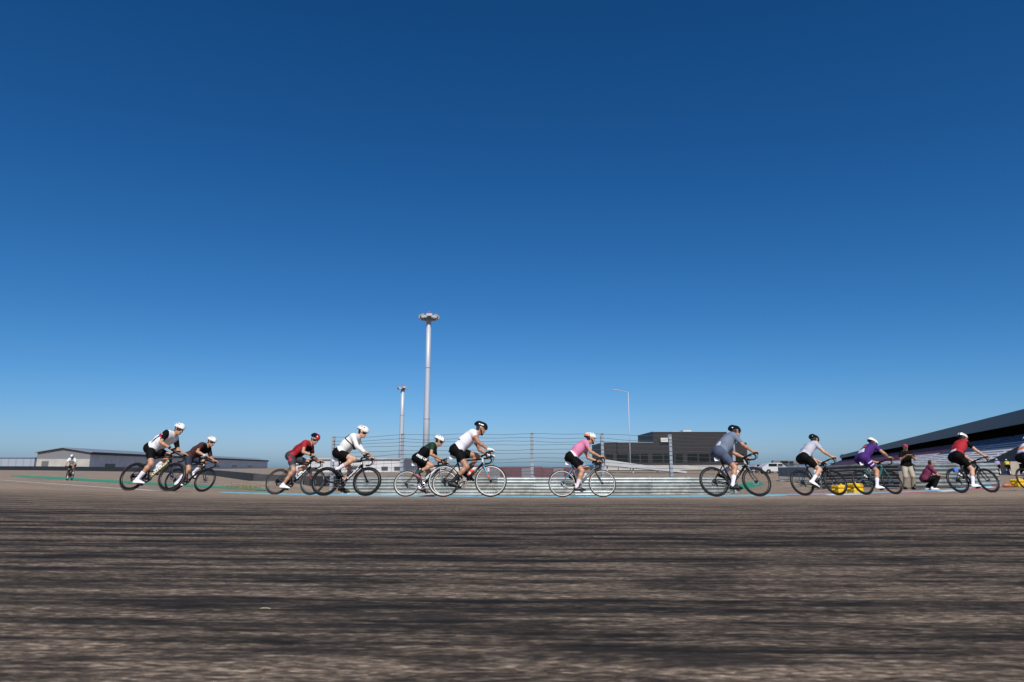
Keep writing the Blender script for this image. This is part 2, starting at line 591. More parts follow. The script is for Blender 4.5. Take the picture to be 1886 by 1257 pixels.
# green band beside the kerb
tag(strip('green_strip', np.arange(-13, -3.9, 0.5), [-0.62, -1.3, -2.2], 0.055, M_GREEN), 'green painted strip behind the kerb', None, kind='structure')
tag(strip('green_strip', np.arange(2.5, 6.6, 0.5), [-0.62, -1.3, -1.9], 0.055, M_GREEN), 'green painted strip behind the kerb', None, kind='structure')
gn = [(20, 878), (111, 884), (200, 889.5), (312, 895.5), (420, 901.0), (490, 904.5)]
gf = [(20, 876.3), (111, 879.4), (200, 884.8), (312, 891.2), (420, 897.4), (490, 901.6)]
patch('green_strip', gn, gf, 0.016, M_GREEN, d0=22)
# asphalt between the white line and that band
Sg = np.linspace(-75, -9, 400); kx, ky = kp(Sg, 0 * Sg); kpx, _ = px_of(np.stack([kx, ky, gz(kx, ky)], 1))
cols = np.linspace(-40, 470, 36)
A = np.stack([np.interp(cols, kpx, kx), np.interp(cols, kpx, ky)], 1)
gpx, gpy = zip(*gn)
B = np.array([gnd(c, np.interp(c, gpx, gpy), 22)[:2] for c in cols])
t = np.linspace(0, 1, 9)[:, None]
X = A[None, :, 0] * (1 - t) + B[None, :, 0] * t; Y = A[None, :, 1] * (1 - t) + B[None, :, 1] * t
tag(sheet('paved_verge', X, Y, gz(X, Y) + 0.008, M_ASPH, (lat(X, Y)[1] * 1.6, lat(X, Y)[0])), 'asphalt verge between white line and green band', None, kind='structure')
# right: exit road beyond the kerb and a green corner patch
Sg = np.linspace(4, 60, 400); kx, ky = kp(Sg, 0 * Sg - 0.6); kpx, _ = px_of(np.stack([kx, ky, gz(kx, ky)], 1))
o = np.argsort(kpx)
cols = np.linspace(1335, 1800, 34)
A = np.stack([np.interp(cols, kpx[o], kx[o]), np.interp(cols, kpx[o], ky[o])], 1)
B = np.array([gnd(c, 872.5 + max(0, (c - 1500)) * 0.02, 25)[:2] for c in cols])
X = A[None, :, 0] * (1 - t) + B[None, :, 0] * t; Y = A[None, :, 1] * (1 - t) + B[None, :, 1] * t
tag(sheet('exit_road', X, Y, gz(X, Y) + 0.008, M_ASPH, (lat(X, Y)[1] * 1.6, lat(X, Y)[0])), 'asphalt exit road leading off behind the kerb', None, kind='structure')
patch('green_patch', [(1340, 905.0), (1418, 904.5)], [(1374, 889.5), (1402, 889.5)], 0.030, M_GREEN, 6, 10, d0=20)

# ------------------------------------------------------------------ guard rails and debris fence
M_GALV = mat('galvanised_steel', (0.31, 0.345, 0.34), 0.45, 0.3, var=0.25, vscale=3, bump=0.05, bscale=12)
M_POST = mat('fence_post_steel', (0.30, 0.34, 0.38), 0.55, 0.3, var=0.2, vscale=5)
M_WIRE = mat('fence_wire', (0.055, 0.065, 0.08), 0.5, 0.4)
WP = [(0, 0), (0, .012), (.082, .070), (.088, .082), (.082, .098), (.016, .142), (.016, .156), (.082, .218), (.088, .230), (.082, .246), (0, .296), (0, .305)]
def beam_mesh(length):
    mb = MB()
    prof = [(y, z) for y, z in WP] + [(y - 0.006, z) for y, z in WP[::-1]]
    n = len(prof)
    vs = [(0.0, -y, z) for y, z in prof] + [(length, -y, z) for y, z in prof]
    fs = [(i, i + n, (i + 1) % n + n, (i + 1) % n) for i in range(n)]
    mb.add(vs, [f[::-1] for f in fs])
    return mb
GALVS = [M_GALV, mat('galvanised_steel_dull', (0.25, 0.275, 0.27), 0.5, 0.3, var=0.3, vscale=2.5), mat('galvanised_steel_dusty', (0.33, 0.34, 0.315), 0.55, 0.2, var=0.3, vscale=3.5), mat('galvanised_steel_clean', (0.36, 0.40, 0.40), 0.4, 0.35, var=0.2, vscale=2)]
def guard_rail(name, pts, nb, label, zb=None, base=0.08, group=None):
    """pts: plan polyline, travelling so that the traffic face is on the right-hand side"""
    root = empty(name, (*pts[0], 0))
    tag(root, label, 'guard rail', group)
    first = None
    z0r = float(gz(*pts[0]))
    for i, (a, b) in enumerate(zip(pts[:-1], pts[1:])):
        a = np.array(a); b = np.array(b); L = np.linalg.norm(b - a); ang = math.atan2(*(b - a)[::-1])
        za = float(gz(*a)) if zb is None else zb
        zb2 = float(gz(*b)) if zb is None else zb
        for k in range(nb):
            bm_ = random.choice(GALVS) if M_GALV is GALVS[0] else M_GALV
            o = beam_mesh(L + 0.12).build('rail_beam', bm_, root)
            o.location = (a[0] - pts[0][0], a[1] - pts[0][1] - 0.004 * (i % 2), za + base + k * 0.322 + random.uniform(-.006, .006))
            o.rotation_euler = (0, -math.atan2(zb2 - za, L) + random.uniform(-.002, .002), ang + random.uniform(-.003, .003))
            for bz in (.085, .232):
                MB().tube([(.09, -.088, bz), (.09, -.100, bz)], .016, 6).build('bolt', M_POST, o)
        nrm = np.array([-(b - a)[1], (b - a)[0]]) / L
        q = a + nrm * 0.08
        o = MB().box((-0.05, -0.06, -0.5), (0.05, 0.06, base + nb * 0.322 + 0.02)).build('rail_post', M_POST, root)
        o.location = (q[0] - pts[0][0], q[1] - pts[0][1], za); o.rotation_euler = (0, 0, ang)
    return root
RD = 36.0
rail_x = np.arange(atx(628, RD), atx(1350, RD), 2.0)
rail_pts = [(x, RD + 0.0012 * (x - 1) ** 2) for x in rail_x]
guard_rail('guard_rail', rail_pts, 3, 'long straight three-beam steel guard rail below the wire debris fence', zb=float(gz(1.5, RD)), base=0.10)

fence = empty('debris_fence', (0, RD + 0.6, 0))
tag(fence, 'tall debris fence of steel posts and horizontal wires behind the riders', 'fence')
fpx = [500, 612, 740, 858, 980, 1110, 1236, 1352]
fz_top = [809, 806, 801, 800, 799.5, 800, 803, 806]
FP = []
for px, ty in zip(fpx, fz_top):
    d = RD + 0.7 if px > 560 else RD + 1.2
    x = atx(px, d); g = float(gz(x, d)); zt = zy(ty, d)
    FP.append((x, d, zt))
    if px == 500: continue
    mb = MB()
    w = 0.075
    mb.box((-w, -0.10, g - 0.4), (w, -0.085, zt + 0.06)); mb.box((-w, 0.085, g - 0.4), (w, 0.10, zt + 0.06)); mb.box((-0.012, -0.0849, g - 0.4), (0.012, 0.0849, zt + 0.059))
    o = mb.build('post', M_POST, fence); o.location = (x, d - RD - 0.6, 0)
offs = [0, 0.215, 0.385, 0.57, 0.81, 1.02, 1.27, 1.48, 1.71, 1.94, 2.12]
for wi, of in enumerate(offs):
    pts = []
    for (x0, d0, z0), (x1, d1, z1) in zip(FP[1:-1], FP[2:]):
        sag = random.uniform(-0.01, 0.075)
        ph = random.uniform(-0.5, 0.5)
        for i in range(10):
            t_ = i / 10
            pts.append((x0 + (x1 - x0) * t_, d0 + (d1 - d0) * t_ - RD - 0.6 - 0.115, z0 + (z1 - z0) * t_ - of - sag * math.sin(math.pi * t_) ** 0.7 + 0.015 * math.sin(9 * t_ + ph + wi)))
    MB().tube(pts, 0.0095, 5).build('wire', M_WIRE, fence, True)

# right-hand rail by the exit: one length turned away with shade painted into its steel, one bright length facing the track
pA = (at(1512, 861, 31)[0], 31.0); pB = (at(1650, 861, 28.2)[0], 28.2)
pr = [tuple(np.array(pA) + (np.array(pB) - np.array(pA)) * i / 2) for i in range(3)]
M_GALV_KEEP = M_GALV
M_GALV = mat('shade_dark_steel', (0.13, 0.14, 0.145), 0.6, 0.3, var=0.3, vscale=4)
guard_rail('guard_rail', pr, 3, 'dark shade-toned guard rail behind the yellow blocks', base=0.05)
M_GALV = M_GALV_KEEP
pC = (at(1682, 861, 28.0)[0], 28.0); pD = (at(1832, 861, 29.5)[0], 29.5)
pr = [tuple(np.array(pC) + (np.array(pD) - np.array(pC)) * i / 2) for i in range(3)]
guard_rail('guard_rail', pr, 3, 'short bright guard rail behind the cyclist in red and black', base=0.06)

# ------------------------------------------------------------------ black barrier running in from the left
M_BLK = mat('black_rubber_belt', (0.012, 0.012, 0.014), 0.6, var=0.3, vscale=1.5)
M_DGREY = mat('dark_grey_belt', (0.05, 0.048, 0.05), 0.7, var=0.3, vscale=2)
bar_px = [(-30, 859.0, 866.0), (60, 859.2, 866.6), (140, 859.8, 867.6), (230, 861.0, 868.8), (330, 863.5, 871.5), (400, 867.0, 876.5), (470, 873.5, 886.0), (560, 877.0, 893.0), (634, 877.5, 896.0)]
tb = empty('tyre_barrier', (0, 0, 0))
tag(tb, 'long low black belt-wrapped barrier running in from the left', 'barrier')
cor = []
for px, t0, b0 in bar_px:
    g = gnd(px, b0, 25, 300)
    cor.append((g[0], g[1], g[2], zy(t0, g[1])))
def lerp(a, b, t): return tuple(x + (y - x) * t for x, y in zip(a, b))
for i, (a, b) in enumerate(zip(cor[:-1], cor[1:])):
    nseg = 4 if i < 6 else 6
    for k in range(nseg):
        p = lerp(a, b, (k + 0.01) / nseg); q = lerp(a, b, (k + 0.99) / nseg)
        tt = np.array([q[0] - p[0], q[1] - p[1]]); tt /= np.linalg.norm(tt); nn = np.array([-tt[1], tt[0]]) * 0.35
        lowp = [(p[0] - nn[0], p[1] - nn[1]), (q[0] - nn[0], q[1] - nn[1]), (q[0] + nn[0], q[1] + nn[1]), (p[0] + nn[0], p[1] + nn[1])]
        zb = [p[2] - .3, q[2] - .3, q[2] - .3, p[2] - .3]; ztp = [p[3], q[3], q[3], p[3]]
        MB().hexa([(x, y, z) for (x, y), z in zip(lowp, zb)] + [(x, y, z) for (x, y), z in zip(lowp, ztp)]).build('barrier_panel', M_BLK if i < 6 else M_DGREY, tb)

# ------------------------------------------------------------------ buildings
M_WALL = mat('pale_cladding', (0.58, 0.57, 0.56), 0.7, var=0.12, vscale=0.4)
M_WALL2 = mat('pale_grey_wall', (0.52, 0.52, 0.52), 0.7, var=0.1, vscale=0.3)
M_CREAM = mat('cream_wall', (0.42, 0.395, 0.36), 0.7, var=0.12, vscale=0.4)
M_ROOFD = mat('dark_roof_edge', (0.012, 0.013, 0.016), 0.6)
M_ROOFL = mat('sheet_metal_roof', (0.30, 0.33, 0.36), 0.45, 0.3)
M_GLASS = mat('dark_window_glass', (0.008, 0.011, 0.012), 0.15, spec=0.3)
M_CHAR = mat('charcoal_cladding', (0.018, 0.0165, 0.019), 0.55, var=0.15, vscale=0.5)
M_CHAR2 = mat('charcoal_band', (0.022, 0.021, 0.023), 0.5)
M_CONC = mat('beige_concrete', (0.42, 0.37, 0.31), 0.85, var=0.15, vscale=0.8)
M_LGREY = mat('light_grey_sheet', (0.42, 0.43, 0.44), 0.6, var=0.1, vscale=0.6)

def local_frame(name, org, ax):
    """empty at org whose local x axis points along plan vector ax"""
    return empty(name, org, (0, 0, math.atan2(ax[1], ax[0])))

GB = -0.9 + CZ   # level of the far ground
# long shed at the left, gable towards the camera
d0 = 250.0
vp = np.array([(760 - 943) / 1278.0, 1.0]); vp /= np.linalg.norm(vp)
xl, xr, xm = atx(66, d0), atx(164, d0), atx(113, d0)
ze, zr = zy(833.5, d0), zy(826, d0)
shed = local_frame('long_shed', (xl, d0, GB), (1, vp[0] * -0.0))
tag(shed, 'long low pale shed with shallow dark-edged gable roof at left', 'building')
Wd = xr - xl; LEN = 310.0
def shp(x, t_, z): return (x + vp[0] * t_, vp[1] * t_, z)
H1 = ze - GB; H2 = zr - GB
mb = MB(); h6 = H1 * 0.62
mb.add([shp(0, 0, -1), shp(Wd, 0, -1), shp(Wd, 0, h6), shp(0, 0, h6)], [(0, 1, 2, 3)], 0)
mb.add([shp(0, 0.0, h6), shp(Wd, 0.0, h6), shp(Wd, 0.0, H1), shp(xm - xl, 0.0, H2), shp(0, 0.0, H1)], [(0, 1, 2, 3, 4)], 1)
mb.add([shp(Wd, 0, -1), shp(Wd, LEN, -1), shp(Wd, LEN, H1), shp(Wd, 0, H1)], [(0, 1, 2, 3)], 2)
mb.add([shp(0, 0, -1), shp(0, LEN, -1), shp(0, LEN, H1), shp(0, 0, H1)], [(3, 2, 1, 0)], 2)
mb.add([shp(0, LEN, -1), shp(Wd, LEN, -1), shp(Wd, LEN, H1), shp(xm - xl, LEN, H2), shp(0, LEN, H1)], [(4, 3, 2, 1, 0)], 2)
M_GABLE = mat('grey_gable', (0.18, 0.18, 0.19), 0.7)
mb.build('wall', [M_CREAM, M_GABLE, M_WALL], shed)
for sgn, xa, xb in ((0, -0.8, xm - xl), (1, xm - xl, Wd + 0.9)):
    za, zb_ = (H1 - 0.1, H2 + 0.12) if sgn == 0 else (H2 + 0.12, H1 - 0.1)
    mb = MB()
    mb.hexa([shp(xa, -0.9, za), shp(xb, -0.9, zb_), shp(xb, LEN, zb_), shp(xa, LEN, za), shp(xa, -0.9, za + .22), shp(xb, -0.9, zb_ + .22), shp(xb, LEN, zb_ + .22), shp(xa, LEN, za + .22)])
    mb.build('roof', M_ROOFL, shed)
mb = MB(); mb.hexa([shp(Wd + 0.91, -0.9, H1 - 0.75), shp(Wd + 1.0, -0.9, H1 - 0.75), shp(Wd + 1.0, LEN, H1 - 0.75), shp(Wd + 0.91, LEN, H1 - 0.75), shp(Wd + 0.91, -0.9, H1 + .1), shp(Wd + 1.0, -0.9, H1 + .1), shp(Wd + 1.0, LEN, H1 + .1), shp(Wd + 0.91, LEN, H1 + .1)])
mb.build('eave', M_ROOFD, shed)
mb = MB(); mb.hexa([shp(Wd + 0.01, -0.5, H1 - 0.8), shp(Wd + 0.9, -0.5, H1 - 0.8), shp(Wd + 0.9, LEN, H1 - 0.8), shp(Wd + 0.01, LEN, H1 - 0.8), shp(Wd + 0.01, -0.5, H1 - .6), shp(Wd + 0.9, -0.5, H1 - .6), shp(Wd + 0.9, LEN, H1 - .6), shp(Wd + 0.01, LEN, H1 - .6)])
mb.build('soffit', M_ROOFD, shed)
for t_, w_ in [(13, 9), (45, 13), (82, 12), (118, 13), (158, 13), (200, 13), (242, 16)]:
    mb = MB(); mb.hexa([shp(Wd - .05, t_, .9), shp(Wd + .06, t_, .9), shp(Wd + .06, t_ + w_, .9), shp(Wd - .05, t_ + w_, .9), shp(Wd - .05, t_, 2.2), shp(Wd + .06, t_, 2.2), shp(Wd + .06, t_ + w_, 2.2), shp(Wd - .05, t_ + w_, 2.2)])
    mb.build('window', M_GLASS, shed)
for fx, fw in ((0.10, 0.13), (0.62, 0.12)):
    mb = MB(); mb.box((Wd * fx, -0.06, -0.5), (Wd * (fx + fw), 0.05, h6 * 0.8)); mb.build('door', mat('grey_shed_door', (0.13, 0.13, 0.13), 0.6), shed)

# distant pale hall beyond it, and low grey sheds behind the riders
def block(name, px0, px1, py_top, d, m, label, depth=12, extra=None, cat='building', py_bot=None):
    x0, x1 = atx(px0, d), atx(px1, d)
    zt = zy(py_top, d)
    zb = GB if py_bot is None else zy(py_bot, d)
    g = empty(name, ((x0 + x1) / 2, d, zb))
    tag(g, label, cat)
    w = (x1 - x0) / 2
    MB().box((-w, 0, -0.5), (w, depth, zt - zb)).build('wall', m, g)
    return g, w, zt - zb
M_FAR = mat('far_pale_hall', (0.30, 0.34, 0.40), 0.8)
g, w, h = block('distant_hall', -60, 62, 843.5, 430, M_FAR, 'far pale bluish hall at the left edge behind the barrier', 30)
for i in range(9):
    x = -w + 2 * w * (i + 0.5) / 9
    MB().box((x - .5, -.05, 0), (x + .5, .02, h * .9)).build('wall_rib', mat('far_hall_rib', (0.25, 0.29, 0.35), 0.8), g)
MB().box((-w - .6, -.6, h), (w + .6, 30.6, h + .35)).build('roof', mat('far_hall_roof', (0.24, 0.27, 0.32), 0.8), g)

g, w, h = block('grey_hall', 545, 742, 846.5, 120, M_WALL2, 'low light-grey hall behind the left end of the debris fence', 20)
MB().box((-w - .3, -.3, h), (w + .3, 20.3, h + .25)).build('roof', M_LGREY, g)
for x0, x1, z0, z1 in ((0.02, 0.2, .2, .9), (0.50, .58, .55, 1.1), (0.80, .86, .35, 1.0), (0.92, .975, .35, 1.0)):
    MB().box((-w + 2 * w * x0, -.06, z0), (-w + 2 * w * x1, .05, z1)).build('opening', mat('grey_opening', (0.055, 0.055, 0.06), 0.5), g)
for i in range(14):
    x = -w + 2 * w * (i + .5) / 14
    MB().box((x - .04, -.04, 0), (x + .04, .03, h * .98)).build('panel_joint', mat('panel_joint_grey', (0.30, 0.30, 0.31), 0.7), g)
g, w, h = block('service_shed', 748, 905, 858.0, 140, M_WALL, 'far low grey shed seen through the fence wires', 10)
MB().box((-w - .3, -.3, h), (w + .3, 10.3, h + .2)).build('roof', mat('shed_roof_grey', (0.16, 0.17, 0.18), 0.6), g)
for i in range(5):
    x = -w + 2 * w * (i + .5) / 5
    MB().box((x - .9, -.06, -.2), (x + .9, .04, .6)).build('door', mat('shed_shutter', (0.2, 0.2, 0.21), 0.6), g)

# red-topped advertising boards behind the rail
ab = empty('advertising_boards', (0, 62, 0)); tag(ab, 'row of maroon and grey trackside boards with red top edge behind the rail', 'board')
M_MAR = mat('maroon_board', (0.105, 0.050, 0.058), 0.6, var=0.2, vscale=1); M_GBD = mat('grey_board', (0.17, 0.165, 0.18), 0.6); M_RBD = mat('red_edge', (0.28, 0.03, 0.04), 0.5)
for i in range(9):
    p0, p1 = 902 + i * 19.5, 902 + (i + 1) * 19.5
    x0, x1 = atx(p0, 62), atx(p1, 62); zt = zy(862.5, 62); zb = zt - 1.4
    o = MB().box((x0 + .01, 0, zb), (x1 - .01, .08, zt)).build('board', M_MAR if i % 3 else M_GBD, ab)
    MB().box((x0, -.012, zt - .0), (x1 - .02, .09, zt + .09)).build('top_edge', M_RBD if i != 5 else M_GBD, ab)
    MB().box((x0 - .03, .1, zb - 1), (x0 + .03, .16, zt)).build('stand_post', M_POST, ab)

# the charcoal race-control building
d0 = 175.0
xa, xb, xc, xd = (atx(p, d0) for p in (1113, 1206, 1343, 1378))
z1, z2, z3 = zy(815.5, d0), zy(796, d0), zy(857, d0)
ctl = empty('control_building', (xa, d0, GB)); tag(ctl, 'charcoal-clad two-storey building with stepped flat roof and cream base', 'building')
L_ = xd - xa; xU0 = xb - xa; xU1 = xc - xa
a1, a2, a3 = z1 - GB, z2 - GB, z3 - GB
MB().box((0, 0, a3), (L_, 26, a1)).build('upper_wall', M_CHAR, ctl)
MB().box((xU0, 0.4, a1), (xU1, 22, a2)).build('roof_storey', M_CHAR, ctl)
MB().box((xU0 - .15, 0.25, a2), (xU1 + .15, 22.2, a2 + .14)).build('parapet', M_ROOFL, ctl)
MB().box((-.12, -.12, a1), (xU0 - .16, 26.1, a1 + .12)).build('parapet', M_ROOFL, ctl)
MB().box((-0.6, 0.5, -0.5), (L_ + 2.0, 25, a3 - 1.25)).build('ground_floor', M_CREAM, ctl)
MB().box((-0.9, -0.7, a3 - 1.25), (L_ + 2.4, 25.5, a3 - .02)).build('canopy_band', M_CREAM, ctl)
zb0, zb1 = zy(851, d0) - GB, zy(836.5, d0) - GB
n = 12
for i in range(n):
    x0 = L_ * (0.015 + 0.97 * i / n); x1 = L_ * (0.015 + 0.97 * (i + (0.86 if i % 3 else 0.6)) / n)
    wdw = MB().box((x0, -0.05, zb0), (x1, 0.05, zb1)).build('window', M_GLASS, ctl)
    MB().box((x0 - .06, -0.09, zb0 - .08), (x1 + .06, -0.02, zb0 - .005)).build('sill', M_CHAR2, wdw)
for i in range(1, 16):
    x = L_ * i / 16
    MB().box((x - .025, -.035, zb1 + .15), (x + .025, .02, a1 - .1)).build('cladding_joint', M_CHAR2, ctl)
for p0, p1 in ((1140, 1160), (1263, 1282), (1330, 1350)):
    MB().box((atx(p0, d0) - xa, 0.42, -.4), (atx(p1, d0) - xa, 0.55, a3 - 1.3)).build('doorway', mat('dark_doorway', (0.05, 0.05, 0.055), 0.4), ctl)
MB().box((atx(1218, d0) - xa, -.6, a1 + .121), (atx(1238, d0) - xa, .3, zy(807, d0) - GB)).build('plant_box', mat('pale_plant_box', (0.55, 0.54, 0.5), 0.6), ctl)
MB().box((atx(1250, d0) - xa, 6, a2 + .141), (atx(1262, d0) - xa, 9, a2 + .5)).build('roof_unit', M_LGREY, ctl)
MB().box((atx(1272, d0) - xa, 6, a2 + .141), (atx(1288, d0) - xa, 9, a2 + .75)).build('roof_unit', mat('pale_roof_unit', (0.55, 0.53, 0.5), 0.6), ctl)
# pale sloping roof in front of it
rp = empty('sloping_shelter', (0, 110, 0)); tag(rp, 'pale shelter with a long sloping roof in front of the charcoal building', 'building')
q0, q1 = at(1113, 846.5, 110), at(1262, 868.5, 110)
b0, b1 = at(1113, 857.5, 110), at(1262, 871.5, 110)
mb = MB(); mb.hexa([(b0[0], -1, b0[2]), (b1[0], -1, b1[2]), (b1[0], 5, b1[2]), (b0[0], 5, b0[2]), (q0[0], -1, q0[2]), (q1[0], -1, q1[2]), (q1[0], 5, q1[2]), (q0[0], 5, q0[2])]); mb.build('roof', M_LGREY, rp)
for f in (0.03, .35, .65, .97):
    x = q0[0] + (q1[0] - q0[0]) * f; zt = b0[2] + (b1[2] - b0[2]) * f
    MB().box((x - .1, -.5, GB - 1), (x + .1, -.3, zt)).build('column', M_LGREY, rp)
MB().box((q0[0] + .2, 3, GB - 1), (q1[0] - 6, 4.6, b1[2] + .05)).build('back_wall', M_WALL, rp)
MB().box((atx(1133, 110), 2.9, GB - 1), (atx(1158, 110), 2.99, b1[2])).build('doorway', mat('dark_doorway', (0.05, 0.05, 0.055), 0.4), rp)

# ------------------------------------------------------------------ grandstand
gsA = np.array([atx(1886, 112), 112.0]); gu = np.array([(1460 - 943) / 1278.0, 1.0])
def st(px):
    k = (px - 943) / 1278.0
    return (k * gsA[1] - gsA[0]) / (gu[0] - k)
ang = math.atan2(gu[1], gu[0]); un = np.linalg.norm(gu)
gs = empty('grandstand', (gsA[0], gsA[1], GB), (0, 0, ang))
tag(gs, 'huge covered grandstand with slate roof edge and coloured seats at right', 'grandstand')
# local x along the stand (away from camera), local -y to the right/back
zR1 = zy(757, 112) - GB; zR0 = zy(782, 112) - GB
M_SLATE = mat('slate_fascia', (0.045, 0.062, 0.085), 0.5, var=0.08, vscale=0.3)
M_UNDER = mat('shade_black_soffit', (0.010, 0.010, 0.012), 0.8)  # near-black, roof shade put into the colour of soffit, walls and struts
X0, X1 = -35.0, st(1548) * un
npan = 26
for i in range(npan):
    a, b = X0 + (X1 - X0) * i / npan, X0 + (X1 - X0) * (i + 1) / npan
    MB().hexa([(a + .03, -.35, zR0), (b - .03, -.35, zR0), (b - .03, 0, zR0), (a + .03, 0, zR0), (a + .03, -.35, zR1), (b - .03, -.35, zR1), (b - .03, 0, zR1), (a + .03, 0, zR1)]).build('fascia_panel', M_SLATE, gs)
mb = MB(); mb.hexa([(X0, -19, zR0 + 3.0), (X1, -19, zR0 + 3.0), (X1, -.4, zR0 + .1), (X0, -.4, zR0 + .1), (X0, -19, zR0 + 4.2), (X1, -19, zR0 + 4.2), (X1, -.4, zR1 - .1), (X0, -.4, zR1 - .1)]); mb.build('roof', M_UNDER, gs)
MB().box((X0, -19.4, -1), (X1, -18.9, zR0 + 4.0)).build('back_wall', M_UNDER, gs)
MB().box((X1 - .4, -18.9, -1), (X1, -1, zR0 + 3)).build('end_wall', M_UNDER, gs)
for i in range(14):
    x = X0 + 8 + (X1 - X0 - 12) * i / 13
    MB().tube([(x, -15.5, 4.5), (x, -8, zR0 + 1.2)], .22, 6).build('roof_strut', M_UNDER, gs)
M_SB = mat('blue_seats', (0.035, 0.065, 0.13), 0.6, var=0.2, vscale=0.7); M_SW = mat('white_seats', (0.55, 0.54, 0.54), 0.6, var=0.12, vscale=0.7); M_SM = mat('maroon_seats', (0.13, 0.014, 0.035), 0.6, var=0.2, vscale=0.7)
nrow, nsec = 11, 26
zs0 = zy(853, 112) - GB
row_mesh = None
SL = (X1 - X0) / nsec
me = bpy.data.meshes.new('seat_row')
mb = MB(); mb.hexa([(.5, 0, -.5), (SL - .5, 0, -.5), (SL - .5, .84, -.5), (.5, .84, -.5), (.5, 0, .12), (SL - .5, 0, .12), (SL - .5, .84, -.22), (.5, .84, -.22)]); mb.box((.5, .0, .1205), (SL - .5, .07, .20))
me.from_pydata(mb.v, [], mb.f); me.materials.append(M_SB)
for r in range(nrow):
    for sidx in range(nsec):
        x = X0 + SL * sidx
        pc = 943 + 1278 * (gsA[0] + gu[0] * x / un) / (gsA[1] + gu[1] * x / un)
        if pc > 1785: m = M_SB if r >= 5 else M_SW
        elif pc > 1735: m = M_SM if r >= 6 else M_SW
        elif pc > 1690: m = M_SM if r >= 3 else M_SW
        else: m = M_SM if (sidx + r // 3) % 4 else M_SB
        o = bpy.data.objects.new('seat_row', me); COL.objects.link(o); o.parent = gs
        o.location = (x, 9.4 - r * .85 - 0.82, zs0 + .25 + r * .40)
        o.material_slots[0].link = 'OBJECT'; o.material_slots[0].material = m
MB().box((X0, 9.45, -1), (X1 * .9, 10.3, zs0 + .1)).build('front_wall', M_CONC, gs)
# dark wedge-shaped stair wall in front of the near end
M_WEDGE = mat('graphite_wall', (0.055, 0.056, 0.066), 0.7)
def along(px, yo):
    """distance along the stand, on a line yo in front of its roof edge, seen at a pixel column"""
    e = gu / un; q = gsA + np.array([-e[1], e[0]]) * yo; k = (px - 943) / 1278.0
    return (k * q[1] - q[0]) / (e[0] - k * e[1])
def dep(x, yo):
    e = gu / un; return (gsA + np.array([-e[1], e[0]]) * yo + e * x)[1]
wa, wb = along(1820, 10.7), along(1975, 10.7)
xe = along(1886, 10.7); zA = zy(851.5, dep(wa, 10.7)) - GB; zE = zy(822, dep(xe, 10.7)) - GB
zB = zA + (zE - zA) * (wa - wb) / (wa - xe)
mb = MB()
mb.add([(wa, 10.5, zA), (wb, 10.5, zA), (wb, 10.5, zB), (wa, 10.9, zA), (wb, 10.9, zA), (wb, 10.9, zB)], [(0, 1, 2), (5, 4, 3), (0, 3, 4, 1), (1, 4, 5, 2), (2, 5, 3, 0)]); mb.build('stair_wall', M_WEDGE, gs)

pw = empty('pit_wall', (0, 0, GB)); tag(pw, 'long beige concrete wall along the foot of the grandstand', 'wall')
p0 = np.array([atx(1960, 95), 95.0]); p1 = np.array([atx(1630, 240), 240.0])
for i in range(24):
    a = p0 + (p1 - p0) * (i + .01) / 24; b = p0 + (p1 - p0) * (i + .99) / 24
    MB().obox(a, b, .4, -.6, 1.45).build('wall_panel', M_CONC, pw)

# ------------------------------------------------------------------ floodlight masts
M_MAST = mat('mast_grey', (0.47, 0.51, 0.57), 0.5, 0.2, var=0.05)
M_LAMP = mat('lamp_housing', (0.34, 0.34, 0.36), 0.5)
M_LAMPG = mat('lamp_glass', (0.62, 0.64, 0.66), 0.2)
M_RBEA = mat('red_beacon', (0.6, 0.05, 0.08), 0.4)
def mast(px_b, px_t, py_t, d, r0, r1, w, nlamp, label, beacon=True):
    B = at(px_b, 861, d); T = at(px_t, py_t, d)
    base = empty('floodlight_mast', (T[0], d, GB)); tag(base, label, 'light mast', 'tall floodlight masts')
    h = T[2] - GB
    MB().tube([(0, 0, -1), (0, 0, h * .33), (0, 0, h * .66), (0, 0, h)], [r0, r0 * .67 + r1 * .33, r0 * .33 + r1 * .67, r1], 14).build('mast_tube', M_MAST, base, True)
    for f in (.33, .66):
        MB().tube([(0, 0, h * f - .12), (0, 0, h * f + .12)], r0 * (1 - f) + r1 * f + .03, 14).build('joint_ring', M_LAMP, base, True)
    MB().ring([(w * .62, -.12), (w * .62, .05), (w * .2, .16), (w * .2, -.2)], 20, (0, 0, h), axis='z').build('head_frame', M_LAMP, base)
    MB().tube([(0, 0, h), (0, 0, h + .7)], .12, 8).build('top_pole', M_LAMP, base)
    if beacon: MB().tube([(0, 0, h + .7), (0, 0, h + .95), (0, 0, h + 1.1)], [.2, .22, .05], 10).build('beacon', M_RBEA, base)
    for k in range(nlamp):
        a = 2 * math.pi * (k + .3) / nlamp
        o = MB()
        ww = w * .26
        o.hexa([(-.15, -ww, -.32), (.30, -ww, -.45), (.30, ww, -.45), (-.15, ww, -.32), (-.15, -ww, .18), (.42, -ww, .10), (.42, ww, .10), (-.15, ww, .18)])
        o = o.build('floodlight', M_LAMP, base); o.location = (math.cos(a) * w * .72, math.sin(a) * w * .72, h + (.1 if k % 2 else -.25)); o.rotation_euler = (0, 0, a)
        g_ = MB().hexa([(.302, -ww * .9, -.42), (.32, -ww * .9, -.42), (.32, ww * .9, -.42), (.302, ww * .9, -.42), (.42, -ww * .9, .06), (.44, -ww * .9, .06), (.44, ww * .9, .06), (.42, ww * .9, .06)]).build('lamp_glass', M_LAMPG, o)
    return base
mast(784, 790, 583, 150, .74, .52, 2.6, 12, 'tallest floodlight mast with wide round lamp crown left of centre')
mast(738, 742, 714, 230, .80, .62, 2.0, 9, 'shorter floodlight mast further off, left of the tallest one')
